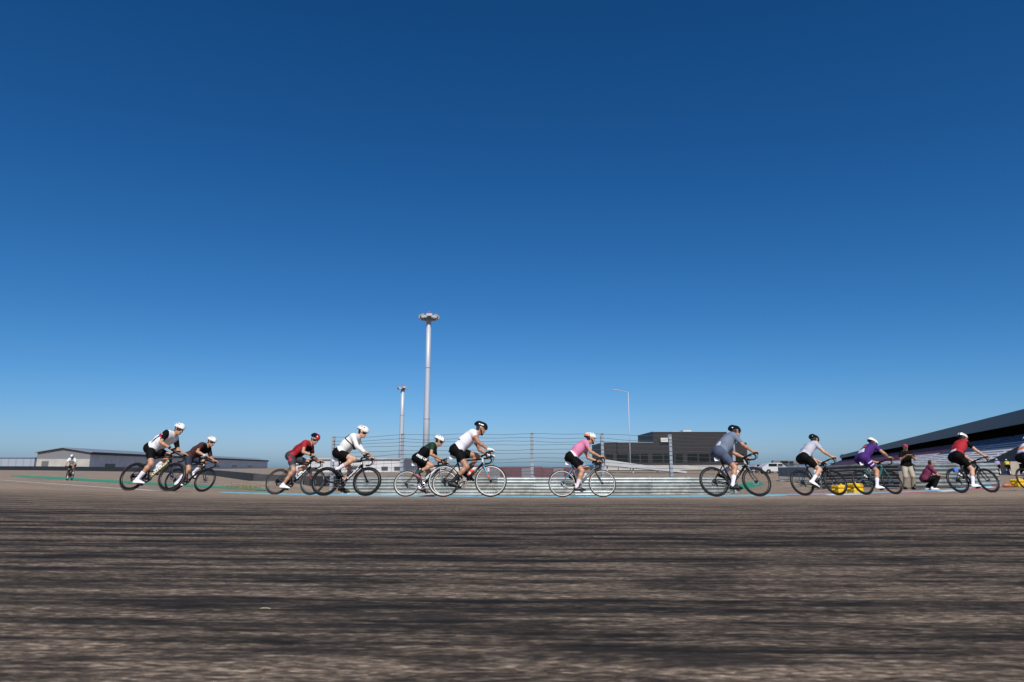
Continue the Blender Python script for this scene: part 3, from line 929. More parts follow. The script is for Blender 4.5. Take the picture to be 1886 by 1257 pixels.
# slim street lamp at the right
T = at(1157, 723, 165)
lp = empty('street_lamp', (T[0], 165, GB)); tag(lp, 'slim far lamp post with one long arm above the charcoal building', 'street lamp')
h = T[2] - GB
MB().tube([(0, 0, -1), (0, 0, h)], [.14, .09], 10).build('pole', mat('far_pole', (0.42, 0.46, 0.52), 0.5), lp, True)
MB().tube([(0, 0, h - .05), (-1.6, 0, h + .35), (-2.6, 0, h + .5)], [.10, .08, .07], 6).build('arm', M_LAMP, lp)
MB().hexa([(-3.9, -.3, h + .58), (-2.4, -.3, h + .42), (-2.4, .3, h + .42), (-3.9, .3, h + .58), (-3.9, -.3, h + .72), (-2.4, -.3, h + .66), (-2.4, .3, h + .66), (-3.9, .3, h + .72)]).build('lamp_head', mat('pinkish_lamp_head', (0.40, 0.34, 0.38), 0.5), lp)

# ------------------------------------------------------------------ blue canopies, van, car beyond the exit road
M_BCAN = mat('blue_canopy_cloth', (0.03, 0.09, 0.36), 0.7, var=0.15, vscale=2)
def canopy(px, py_top, d, w, label, m):
    p = at(px, py_top, d)
    g = empty('canopy_tent', (p[0], d, GB)); tag(g, label, 'canopy', 'pop-up canopies beyond the exit road')
    h = p[2] - GB; e = h - .75
    for sx in (-1, 1):
        for sy in (-1, 1):
            MB().tube([(sx * w, sy * 1.5, -.2), (sx * w, sy * 1.5, e)], .05, 6).build('leg', M_LGREY, g)
    c = [(-w, -1.6, e), (w, -1.6, e), (w, 1.6, e), (-w, 1.6, e)]
    MB().add(c + [(0, 0, h)] + [(x, y, e - .3) for x, y, z in c], [(0, 1, 4), (1, 2, 4), (2, 3, 4), (3, 0, 4), (5, 6, 1, 0), (6, 7, 2, 1), (7, 8, 3, 2), (8, 5, 0, 3)]).build('roof_cloth', m, g)
canopy(1431, 852.5, 140, 2.6, 'blue canopy further left of the pair beyond the exit road', M_BCAN)
canopy(1463, 852.5, 138, 3.0, 'blue canopy further right of the pair beyond the exit road', M_BCAN)
canopy(1485, 866, 90, 1.9, 'low teal canopy behind the rear wheel of the white and black rider', mat('teal_cloth', (0.04, 0.20, 0.20), 0.7))

def car(px, py_b, d, m, label, heading=0.3, van=False):
    x = atx(px, d)
    g = empty('parked_car', (x, d, zy(py_b, d)), (0, 0, heading)); tag(g, label, 'car')
    top = 1.9 if van else 1.45
    prof = [(-2.1, .35), (2.1, .35), (2.15, .75), (1.2, .92), (.55, top), (-1.2, top), (-1.9, .98), (-2.15, .9)] if not van else [(-2.3, .35), (2.3, .35), (2.35, .95), (1.7, 1.15), (1.1, top), (-2.2, top), (-2.3, 1.5), (-2.32, .9)]
    n_ = len(prof)
    MB().add([(a, -.85, b) for a, b in prof] + [(a, .85, b) for a, b in prof], [tuple(range(n_)), tuple(range(2 * n_ - 1, n_ - 1, -1))] + [(i, i + n_, (i + 1) % n_ + n_, (i + 1) % n_) for i in range(n_)]).build('body', m, g)
    for sx in (-1.3, 1.3):
        for sy in (-.8, .8):
            MB().ring([(.32, -.1), (.32, .1), (.12, .1), (.12, -.1)], 18, (sx, sy, .32)).build('wheel', mat('black_tyre', (.015, .015, .015), .7), g)
    for sy in (-.853, .853):
        MB().box((-1.25, sy - .004, .98), (-.1, sy + .004, top - .1)).build('window', M_GLASS, g)
        MB().box((0.0, sy - .004, .98), (.62, sy + .004, top - .16)).build('window', M_GLASS, g)
M_CARW = mat('white_car_paint', (0.55, 0.55, 0.57), 0.3, coat=.5)
car(1427, 873.5, 92, M_CARW, 'white parked car beyond the exit road behind the grey-blue rider', .1)
car(1452, 872, 105, mat('grey_car_paint', (0.16, 0.17, 0.18), 0.3, coat=.5), 'grey parked van under the blue canopies', -.2, True)
car(1402, 872, 110, mat('silver_car_paint', (0.33, 0.35, 0.37), 0.3, coat=.5), 'silver parked car left of the white car', .2)

# grey mesh crowd barriers by the exit road
M_CB = mat('grey_barrier_steel', (0.30, 0.32, 0.33), 0.5, 0.4)
cbs = [(1433, 44), (1452, 42), (1471, 40), (1490, 38)]
for i, ((a, da), (b, db)) in enumerate(zip(cbs[:-1], cbs[1:])):
    A_, B_ = np.array([atx(a, da), da]), np.array([atx(b, db), db])
    L_ = np.linalg.norm(B_ - A_)
    g = empty('crowd_barrier', (*A_, float(gz(*A_))), (0, 0, math.atan2(*(B_ - A_)[::-1])))
    tag(g, ['grey steel crowd barrier furthest from the track, beside the parked cars', 'grey steel crowd barrier in the middle of the row of three', 'grey steel crowd barrier nearest the dark guard rail'][i], 'barrier', 'crowd barriers by the exit road')
    MB().tube([(0.02, 0, .12), (0.02, 0, .98), (.1, 0, 1.05), (L_ - .1, 0, 1.05), (L_ - .02, 0, .98), (L_ - .02, 0, .12), (0.02, 0, .12)], .022, 6).build('frame', M_CB, g)
    for k in range(1, 18):
        MB().tube([(L_ * k / 18, 0, .12), (L_ * k / 18, 0, 1.05)], .009, 5).build('bar', M_CB, g)
    for xx in (.25, L_ - .25):
        MB().box((xx - .03, -.3, 0), (xx + .03, .3, .05)).build('foot', M_CB, g)
    MB().box((.06, -.012, .3), (L_ - .06, -.024, .85)).build('mesh_banner', mat('grey_banner', (0.22, 0.23, 0.235), 0.8, var=.2, vscale=3), g)

# ------------------------------------------------------------------ road bicycles
WR = 0.338
RAX, FAX = np.array([-0.495, 0, WR]), np.array([0.495, 0, WR])
BB = np.array([-0.085, 0, 0.272])
SAD = np.array([-0.275, 0, 0.955])
HTB, HTT = np.array([0.338, 0, 0.690]), np.array([0.298, 0, 0.835])
BAR = np.array([0.385, 0, 0.905])
CRANK = 0.1725

M_TYRE = mat('tyre_rubber', (0.009, 0.009, 0.009), 0.7, spec=.25)
M_TAN = mat('tan_sidewall_tyre', (0.16, 0.085, 0.05), 0.7)
M_STEEL = mat('polished_alloy', (0.62, 0.62, 0.63), 0.25, 0.9)
M_DSTEEL = mat('dark_drivetrain', (0.035, 0.035, 0.038), 0.35, 0.7)
M_TAPE = mat('black_bar_tape', (0.005, 0.005, 0.006), 0.65, spec=.2)
M_PLATE = mat('white_number_plate', (0.80, 0.80, 0.80), 0.5)
M_SADDLE = mat('black_saddle', (0.005, 0.005, 0.006), 0.6, spec=.2)
M_DISC = mat('brake_disc_steel', (0.55, 0.55, 0.56), 0.3, 0.9)

def pmat(name, col, rough=0.3, coat=0.6): return mat(name, col, rough, 0.0, coat=coat)

def text_mesh(txt, size, name, m, parent):
    c = bpy.data.curves.new('lettering', 'FONT'); c.body = txt; c.size = size; c.extrude = 0.0008; c.offset = size * .035
    c.align_x = 'CENTER'; c.align_y = 'CENTER'
    o = bpy.data.objects.new('tmp_text', c); COL.objects.link(o)
    dg = bpy.context.evaluated_depsgraph_get()
    me = bpy.data.meshes.new_from_object(o.evaluated_get(dg))
    bpy.data.objects.remove(o, do_unlink=True)
    for _ in range(len(me.materials)): me.materials.pop()
    me.materials.clear()
    return link_mesh(name, me, m, parent)

def wheel(parent, c, spec, rear):
    root_mb = MB()
    dp = spec.get('depth', 0.045)
    r1 = WR - 0.024
    w = 0.0125
    root_mb.ring([(r1, -w), (r1, w), (r1 - dp * .55, w * 1.08), (r1 - dp, .004), (r1 - dp, -.004), (r1 - dp * .55, -w * 1.08)], 60, c)
    wh = root_mb.build('wheel', spec['rim'], parent, True)
    mb = MB(); n = 8
    mb.ring([(WR - .0145 + .0145 * math.cos(2 * math.pi * k / n), .0145 * math.sin(2 * math.pi * k / n)) for k in range(n)], 60, c)
    mb.build('tyre', spec.get('tyre', M_TYRE), wh, True)
    if spec.get('tan'):
        mb = MB()
        for sg in (-1, 1):
            pr = [(WR - .020, sg * .0135), (WR - .013, sg * .0152), (WR - .013, sg * .0146), (WR - .020, sg * .0129)]
            mb.ring(pr, 60, c)
        mb.build('sidewall', M_TAN, wh, True)
    mb = MB(); ns = spec.get('spokes', 24)
    for k in range(ns):
        a = 2 * math.pi * k / ns; a2 = a + (.35 if k % 2 else -.35); yy = .032 if k % 4 < 2 else -.032
        mb.tube([(c[0] + .022 * math.cos(a2), yy * .9, c[2] + .022 * math.sin(a2)), (c[0] + (r1 - dp * .9) * math.cos(a), 0, c[2] + (r1 - dp * .9) * math.sin(a))], .0015, 4, cap=False)
    mb.build('spokes', M_DSTEEL if not spec.get('silver_spokes') else M_STEEL, wh)
    MB().tube([(c[0], -.055, c[2]), (c[0], -.035, c[2]), (c[0], -.02, c[2]), (c[0], .02, c[2]), (c[0], .035, c[2]), (c[0], .055, c[2])], [.009, .024, .014, .014, .024, .009], 12).build('hub', M_DSTEEL, wh, True)
    if spec.get('disc'):
        mb = MB(); mb.ring([(.07, .044), (.07, .046), (.054, .046), (.054, .044)], 28, c)
        for k in range(5):
            a = 2 * math.pi * k / 5; mb.tube([(c[0] + .02 * math.cos(a), .045, c[2] + .02 * math.sin(a)), (c[0] + .058 * math.cos(a + .4), .045, c[2] + .058 * math.sin(a + .4))], .004, 4)
        mb.build('brake_disc', M_DISC, wh)
    if rear:
        mb = MB()
        for k in range(7):
            mb.ring([(.022 + .0055 * k, -.022 - .0042 * (6 - k)), (.022 + .0055 * k, -.0245 - .0042 * (6 - k)), (.012, -.0245 - .0042 * (6 - k)), (.012, -.022 - .0042 * (6 - k))], 24, c)
        mb.build('cassette', M_DSTEEL if not spec.get('silver_cassette') else M_STEEL, wh)
    if spec.get('rim_text') and rear:
        for aa in (2.45,):
            tm = text_mesh(spec['rim_text'], .045, 'rim_lettering', M_PLATE, wh)
            rr = r1 - dp * .45
            tm.location = (c[0] + rr * math.cos(aa), -w * 1.12 - .002, c[2] + rr * math.sin(aa)); tm.rotation_euler = (math.pi / 2, -(aa - math.pi / 2), 0)
    return wh

def lin(a, b, t): return np.array(a) * (1 - t) + np.array(b) * t

def bicycle(sp, crank_deg, label, loc, rot, group='road bicycles in the race'):
    g = empty('road_bicycle', loc, rot)
    tag(g, label, 'bicycle', group)
    fr, tt, dt, fk = sp['frame'], sp.get('top_tube', sp['frame']), sp.get('down_tube', sp['frame']), sp.get('fork', sp['frame'])
    ss = sp.get('stays', fr)
    ST_TOP = lin(BB, SAD, 0.80)
    MB().tube([lin(BB, SAD, .02), lin(BB, SAD, .5), ST_TOP], [.021, .018, .017], 10, sx=1.0).build('seat_tube', fr, g, True)
    MB().tube([lin(HTB, HTT, .82), lin(HTB, HTT, .82) * .5 + lin(BB, SAD, .72) * .5, lin(BB, SAD, .70)], [.021, .0185, .016], 10).build('top_tube', tt, g, True)
    d_up = lin(HTB, HTT, .22)
    o = MB().tube([BB + [0.005, 0, 0.01], lin(BB, d_up, .5), d_up], [.029, .027, .026], 12).build('down_tube', dt, g, True)
    ax = d_up - BB; an = math.atan2(ax[2], ax[0])
    if sp.get('lettering'):
        txt, size, cm = sp['lettering']
        tm = text_mesh(txt, size, 'lettering', cm, o)
        pc = lin(BB, d_up, sp.get('let_at', .55)); tm.location = (pc[0], -.0288, pc[2]); tm.rotation_euler = (math.pi / 2, -an, 0); 
        tm.scale = (sp.get('let_sx', 1.25), 1, 1)
    if sp.get('stripe'):
        mb = MB(); p0, p1 = lin(BB, d_up, .1), lin(BB, d_up, .9); nn = np.array([math.sin(an), 0, -math.cos(an)]) * .022
        mb.tube([p0 + nn + [0, -.010, 0], p1 + nn + [0, -.010, 0]], .006, 6).build('stripe', sp['stripe'], o)
    MB().tube([HTB, HTT], [.024, .021], 10).build('head_tube', sp.get('head', fr), g, True)
    if sp.get('head_badge'):
        MB().box((-.008, -.004, -.03), (.014, 0, .02)).build('badge', M_PLATE, g, loc=tuple(lin(HTB, HTT, .5) + [0, -.0235, 0]))
    mb = MB()
    for sg in (-1, 1):
        mb.tube([BB + [-.015, sg * .03, 0], lin(BB, RAX, .5) + [0, sg * .05, .002], RAX + [.01, sg * .062, 0]], [.014, .011, .009], 8)
    mb.build('chainstay', sp.get('chainstay', fr), g, True)
    mb = MB()
    for sg in (-1, 1):
        mb.tube([lin(BB, SAD, .66) + [0, sg * .012, 0], lin(lin(BB, SAD, .66), RAX, .3) + [0, sg * .032, 0], RAX + [0, sg * .062, .012]], [.009, .008, .007], 8)
    mb.build('seatstay', ss, g, True)
    fo = MB()
    for sg in (-1, 1):
        fo.tube([HTB + [0, sg * .02, -.0], HTB + [.006, sg * .046, -.05], lin(HTB, FAX, .55) + [-.012, sg * .05, 0], FAX + [0, sg * .052, 0.005]], [.018, .016, .0135, .009], 8)
    fo = fo.build('fork', fk, g, True)
    if sp.get('fork_tip'):
        for sg in (-1, 1):
            mb = MB()
            mb.tube([lin(HTB, FAX, .66) + [-.010, sg * .051, 0], lin(HTB, FAX, .9) + [-.003, sg * .0522, 0]], [.0138, .0115], 8)
            mb.build('fork_tip', sp['fork_tip'], fo, True)
    # cockpit
    MB().tube([HTT, HTT + [-.012, 0, .045]], [.02, .019], 10).build('spacer', M_TAPE, g, True)
    MB().tube([HTT + [-.012, 0, .045], BAR], [.019, .017], 10).build('stem', M_TAPE, g, True)
    bar_mb = MB()
    for sg in (-1, 1):
        pts = [BAR, BAR + [.004, sg * .11, .002], BAR + [.012, sg * .185, 0], BAR + [.05, sg * .205, -.004], BAR + [.085, sg * .208, -.012], BAR + [.115, sg * .21, -.05], BAR + [.108, sg * .213, -.095], BAR + [.07, sg * .216, -.128], BAR + [.02, sg * .218, -.140], BAR + [-.04, sg * .22, -.142]]
        bar_mb.tube(pts, .0165, 8)
    bar = bar_mb.build('handlebar', M_TAPE, g, True)
    for sg in (-1, 1):
        MB().tube([BAR + [.07, sg * .208, .004], BAR + [.115, sg * .21, .012], BAR + [.145, sg * .21, .028], BAR + [.158, sg * .21, .052]], [.019, .020, .018, .012], 8).build('brake_hood', M_TAPE, bar, True)
        MB().tube([BAR + [.142, sg * .212, .018], BAR + [.158, sg * .216, -.03], BAR + [.148, sg * .22, -.085], BAR + [.135, sg * .222, -.115]], [.009, .008, .007, .005], 6).build('brake_lever', M_DSTEEL, bar, True)
    if sp.get('computer', True):
        MB().box((-.04, -.025, 0), (.045, .025, .016)).build('bike_computer', M_DSTEEL, bar, loc=tuple(BAR + [.075, 0, .02]))
    for sg in (-1, 1):
        MB().tube([BAR + [.10, sg * .20, .0], BAR + [.13, sg * .10, -.05], HTT + [.075, sg * .035, -.02], lin(HTB, HTT, .25) + [.01, sg * .030, 0]], .0028, 5).build('cable', M_TAPE, bar, True)
    # saddle
    sd = MB().tube([SAD + [-.135, 0, .005], SAD + [-.12, 0, .018], SAD + [-.05, 0, .020], SAD + [.04, 0, .016], SAD + [.135, 0, .012], SAD + [.15, 0, .004]], [.028, .060, .058, .034, .02, .010], 12)
    sd.v = [(x, y, SAD[2] + (z - SAD[2] - .01) * .42 + .014) for x, y, z in sd.v]
    sd.build('saddle', M_SADDLE, g, True)
    MB().tube([lin(BB, SAD, .78), lin(BB, SAD, .975)], [.014, .014], 8).build('seatpost', sp.get('post', M_TAPE), g, True)
    if sp.get('plate', True):
        pc = lin(BB, SAD, .84)
        MB().hexa([(-.145, -.003, -.045), (-.02, -.003, -.035), (-.02, .003, -.035), (-.145, .003, -.045), (-.15, -.003, .04), (-.02, -.003, .045), (-.02, .003, .045), (-.15, .003, .04)]).build('number_plate', M_PLATE, g, loc=tuple(pc + [.0, -.016, 0]))
    # drivetrain
    ca = rad(crank_deg)        # 0 = right crank pointing forward, 90 = down
    cd = np.array([math.cos(ca), 0, -math.sin(ca)])
    cr = MB().tube([BB + [0, -.055, 0], BB + [0, .055, 0]], .022, 12).build('crankset', M_DSTEEL, g, True)
    mb = MB(); mb.ring([(.102, -.047), (.102, -.050), (.084, -.050), (.084, -.047)], 40, BB); mb.ring([(.078, -.040), (.078, -.043), (.062, -.043), (.062, -.040)], 36, BB)
    for k in range(4):
        a = ca + .6 + k * math.pi / 2
        mb.tube([BB + [0, -.05, 0], BB + np.array([math.cos(a) * .088, -.049, -math.sin(a) * .088])], [.011, .007], 6)
    mb.build('chainring', sp.get('ring', M_DSTEEL), cr, True)
    for sg, yy in ((1, -.068), (-1, .068)):
        e = BB + cd * CRANK * sg + [0, yy + (-.008 if sg > 0 else .008), 0]
        MB().tube([BB + [0, yy, 0], lin(BB + [0, yy, 0], e, .5), e], [.017, .013, .012], 8).build('crank_arm', sp.get('crank', M_DSTEEL), cr, True)
        pe = BB + cd * CRANK * sg
        y0, y1 = (-.085, -.175) if sg > 0 else (.085, .175)
        MB().hexa([(-.038, y0, -.011), (.038, y0, -.011), (.030, y1, -.011), (-.030, y1, -.011), (-.038, y0, .006), (.038, y0, .006), (.030, y1, .006), (-.030, y1, .006)]).build('pedal', M_DSTEEL, cr, loc=tuple(pe))
    mb = MB(); yy = -.046
    top0, top1 = RAX + [.0, 0, .034], BB + [0, 0, .094]
    jock = RAX + [.035, 0, -.105]
    mb.tube([(p[0], yy, p[2]) for p in (top0, top1)], .0055, 4)
    mb.tube([(p[0], yy, p[2]) for p in (RAX + [-.03, 0, -.018], RAX + [.0, 0, -.062], RAX + [.022, 0, -.085], jock, jock + [.03, 0, -.012], BB + [-.02, 0, -.1], BB + [.04, 0, -.092])], .0055, 4)
    mb.build('chain', sp.get('chain', M_DSTEEL), g)
    mb = MB(); mb.tube([RAX + [.005, -.07, -.025], RAX + [.018, -.068, -.062]], [.018, .014], 8); mb.tube([RAX + [.018, -.058, -.06], jock + [0, -.058, 0]], [.010, .010], 6)
    for p in (RAX + [.018, -.05, -.065], jock + [0, -.05, 0]): mb.tube([p + [0, -.004, 0], p + [0, .004, 0]], .022, 14)
    mb.build('rear_derailleur', sp.get('mech', M_DSTEEL), g, True)
    wheel(g, RAX, sp, True); wheel(g, FAX, sp, False)
    # bottle cage and bottle
    p0 = lin(BB, d_up, .33); dirn = ax / np.linalg.norm(ax); nup = np.array([-dirn[2], 0, dirn[0]])
    c0 = p0 + nup * .064
    mb = MB()
    for sg in (-1, 1):
        mb.tube([c0 - nup * .034, c0 + dirn * .03 + np.array([0, sg * .039, 0]), c0 + dirn * .13 + np.array([0, sg * .037, 0]), c0 + dirn * .15 + nup * .03], .003, 5)
    mb.build('bottle_cage', M_TAPE, g)
    if sp.get('bottle'):
        bm_, cm_, band, lab = sp['bottle']
        M = Matrix.Translation(loc) @ __import__('mathutils').Euler(rot).to_matrix().to_4x4()
        b = MB().tube([c0 - dirn * .005, c0 + dirn * .004, c0 + dirn * .085, c0 + dirn * .095, c0 + dirn * .105, c0 + dirn * .15, c0 + dirn * .162], [.030, .0355, .0355, .031, .0355, .0355, .028], 14).build('water_bottle', bm_, None, True)
        tag(b, lab, 'bottle', 'water bottles on the bikes')
        b.matrix_world = M
        k = MB().tube([c0 + dirn * .160, c0 + dirn * .178, c0 + dirn * .185, c0 + dirn * .205], [.030, .026, .012, .010], 12).build('cap', cm_, b, True)
        if band: MB().tube([c0 + dirn * .035, c0 + dirn * .075], [.0362, .0362], 14, cap=False).build('band', band, b, True)
    return g

# ------------------------------------------------------------------ people
def ik(a, c, l1, l2, pole):
    a = np.array(a, float); c = np.array(c, float); pole = np.array(pole, float)
    v = c - a; D = min(np.linalg.norm(v), (l1 + l2) * .999); u = v / np.linalg.norm(v)
    x = (l1 * l1 - l2 * l2 + D * D) / (2 * D); h = math.sqrt(max(l1 * l1 - x * x, 0))
    p = pole - u * (pole @ u); p /= np.linalg.norm(p)
    return a + u * x + p * h, a + u * D

def skin(name, c): return mat(name, c, 0.5, 0, var=0.10, vscale=14, bump=0.02, bscale=60)
SKINS = [skin('skin_tan', (0.46, 0.24, 0.145)), skin('skin_light', (0.56, 0.32, 0.21)), skin('skin_brown', (0.38, 0.19, 0.11))]
M_HAIR = mat('dark_hair', (0.022, 0.014, 0.010), 0.7, bump=.3, bscale=150)
M_LENS = mat('dark_lens', (0.01, 0.01, 0.012), 0.08, spec=.8)
M_EYE = mat('eye_white', (0.7, 0.68, 0.66), 0.3)
M_STRAP = mat('helmet_strap', (0.02, 0.02, 0.022), 0.7)
M_LINER = mat('helmet_liner', (0.012, 0.012, 0.013), 0.7)

def cloth(name, c, rough=.75): return mat(name, c, rough, 0, var=.10, vscale=7, bump=.12, bscale=22, spec=.25)

def head_prims(R, c):
    """skull, jaw, nose, ears, lips in a frame R (columns forward, left, up) about head centre c"""
    T = lambda x, y, z: c + R @ np.array([x, y, z])
    return [(T(-.025, 0, .03), T(.012, 0, .035), .083, .080), (T(.025, 0, -.005), T(.045, 0, -.03), .066, .058), (T(.03, 0, -.06), T(.058, 0, -.088), .046, .030),
            (T(.02, -.035, -.05), T(.05, -.012, -.085), .032, .026), (T(.02, .035, -.05), T(.05, .012, -.085), .032, .026)], \
           [(T(.088, 0, .010), T(.112, 0, -.025), .010, .014), (T(.094, -.014, -.060), T(.094, .014, -.060), .008, .008), (T(-.002, -.074, .005), T(-.004, -.078, -.025), .014, .010), (T(-.002, .074, .005), T(-.004, .078, -.025), .014, .010), (T(.078, -.035, .028), T(.078, .035, .028), .012, .012)]

def hand_prims(w, f, d, o):
    """wrist w, pointing f, fingers curl towards d, thumb side o; returns palm and fingers"""
    palm = [(w, w + f * .035, .026, .030), (w + f * .03 - o * .022, w + f * .078 - o * .026, .020, .016), (w + f * .03 + o * .012, w + f * .082 + o * .022, .022, .017)]
    fing = []
    for k, (off, l) in enumerate(((.030, .030), (.011, .034), (-.009, .032), (-.028, .025))):
        b = w + f * .083 + o * off
        k1 = b + f * l * .9 + d * .012; k2 = k1 + d * l * .8 + f * .006; k3 = k2 + d * l * .35 - f * .016
        fing.append([(b, k1, .0098, .0092), (k1, k2, .0092, .0086), (k2, k3, .0086, .0072)])
    b = w + f * .032 + o * .030
    t1 = b + o * .022 + f * .026 + d * .010; t2 = t1 + f * .028 + d * .014 - o * .004
    fing.append([(b, t1, .0130, .0110), (t1, t2, .0110, .0085)])
    return palm, fing

HELMETS = {}
def helmet(R, c, mats_, split, parent):
    """vented road helmet modelled about the head centre"""
    key = 'h'
    if key not in HELMETS:
        F = Field((-.17, -.13, -.06), (.17, .13, .19), .006)
        prims = [((-.055, 0, .052), (.035, 0, .055), .098, .092), ((-.09, 0, .035), (-.06, 0, .04), .078, .085), ((.04, 0, .04), (.075, 0, .035), .078, .066)]
        F.group(prims, k=.04, clips=[((0, 0, .018), (-.10, 0, -1)), ], kk=0)
        inner = [((-.045, 0, .025), (.02, 0, .03), .088, .085)]
        for (y, x0, x1, z) in ((0, -.11, .03, .150), (0, .05, .10, .118), (.042, -.10, .0, .140), (-.042, -.10, .0, .140), (.045, .03, .085, .105), (-.045, .03, .085, .105), (.078, -.08, -.02, .105), (-.078, -.08, -.02, .105), (.078, .005, .05, .088), (-.078, .005, .05, .088)):
            F.group([((x0, y, z - .012), ((x0 + x1) / 2, y, z + .004), .007, .012), (((x0 + x1) / 2, y, z + .004), (x1, y * .9, z - .016), .012, .006)], k=.01, carve=True)
        V, Q = F.mesh()
        ctr = V[Q].mean(1)
        # depth below the smooth outer form tells vent walls from shell
        D = None
        for a, b, ra, rb in prims:
            a = np.array(a); b = np.array(b); ab = b - a
            t_ = np.clip(((ctr - a) @ ab) / (ab @ ab), 0, 1)
            d = np.linalg.norm(ctr - a - t_[:, None] * ab, axis=1) - (ra + t_ * (rb - ra))
            D = d if D is None else smin(D, d, .04)
        inside = (D < -.0035)
        HELMETS[key] = (V, Q, ctr, inside)
    V, Q, ctr, inside = HELMETS[key]
    idx = np.where(inside, 2, np.where(split(ctr), 1, 0))
    V2 = V * np.array([1, .86, 1]) @ R.T + c
    o = np_mesh('helmet', V2, Q, [mats_[0], mats_[1], M_LINER], parent, True, idx)
    T = lambda x, y, z: c + R @ np.array([x, y, z])
    mb = MB()
    for sg in (-1, 1):
        mb.tube([T(.03, sg * .078, .03), T(.022, sg * .082, -.04), T(.03, sg * .05, -.092)], .0045, 5)
        mb.tube([T(-.04, sg * .080, .03), T(.0, sg * .084, -.03), T(.022, sg * .082, -.04)], .0045, 5)
    mb.tube([T(.03, -.05, -.092), T(.035, 0, -.105), T(.03, .05, -.092)], .0045, 5)
    mb.build('chin_strap', M_STRAP, o)
    return o

def glasses(R, c, m_frame, parent, m_lens=None):
    T = lambda x, y, z: c + R @ np.array([x, y, z])
    mb = MB(); n_ = 15
    vs, fs = [], []
    for i in range(n_):
        a = rad(-78 + 156 * i / (n_ - 1))
        for rr in (0.0, .004):
            for z0 in (.026, .0, -.022 + .010 * math.cos(a * 3)):
                vs.append(T(.018 + (.084 + rr) * math.cos(a), (.080 + rr) * math.sin(a), z0))
    for i in range(n_ - 1):
        b = i * 6
        for j in (0, 1):
            fs.append((b + 3 + j, b + 4 + j, b + 10 + j, b + 9 + j)); fs.append((b + j, b + 6 + j, b + 7 + j, b + 1 + j))
        fs.append((b, b + 3, b + 9, b + 6)); fs.append((b + 2, b + 8, b + 11, b + 5))
    mb.add(vs, fs)
    o = mb.build('sunglasses', m_lens or M_LENS, parent, True)
    mb = MB(); mb.tube([T(.018 + .087 * math.cos(rad(a)), .083 * math.sin(rad(a)), .027) for a in range(-80, 81, 20)], .005, 5)
    for sg in (-1, 1): mb.tube([T(.03, sg * .082, .022), T(-.035, sg * .080, .014)], .0045, 5)
    mb.build('glasses_frame', m_frame, o)
    return o

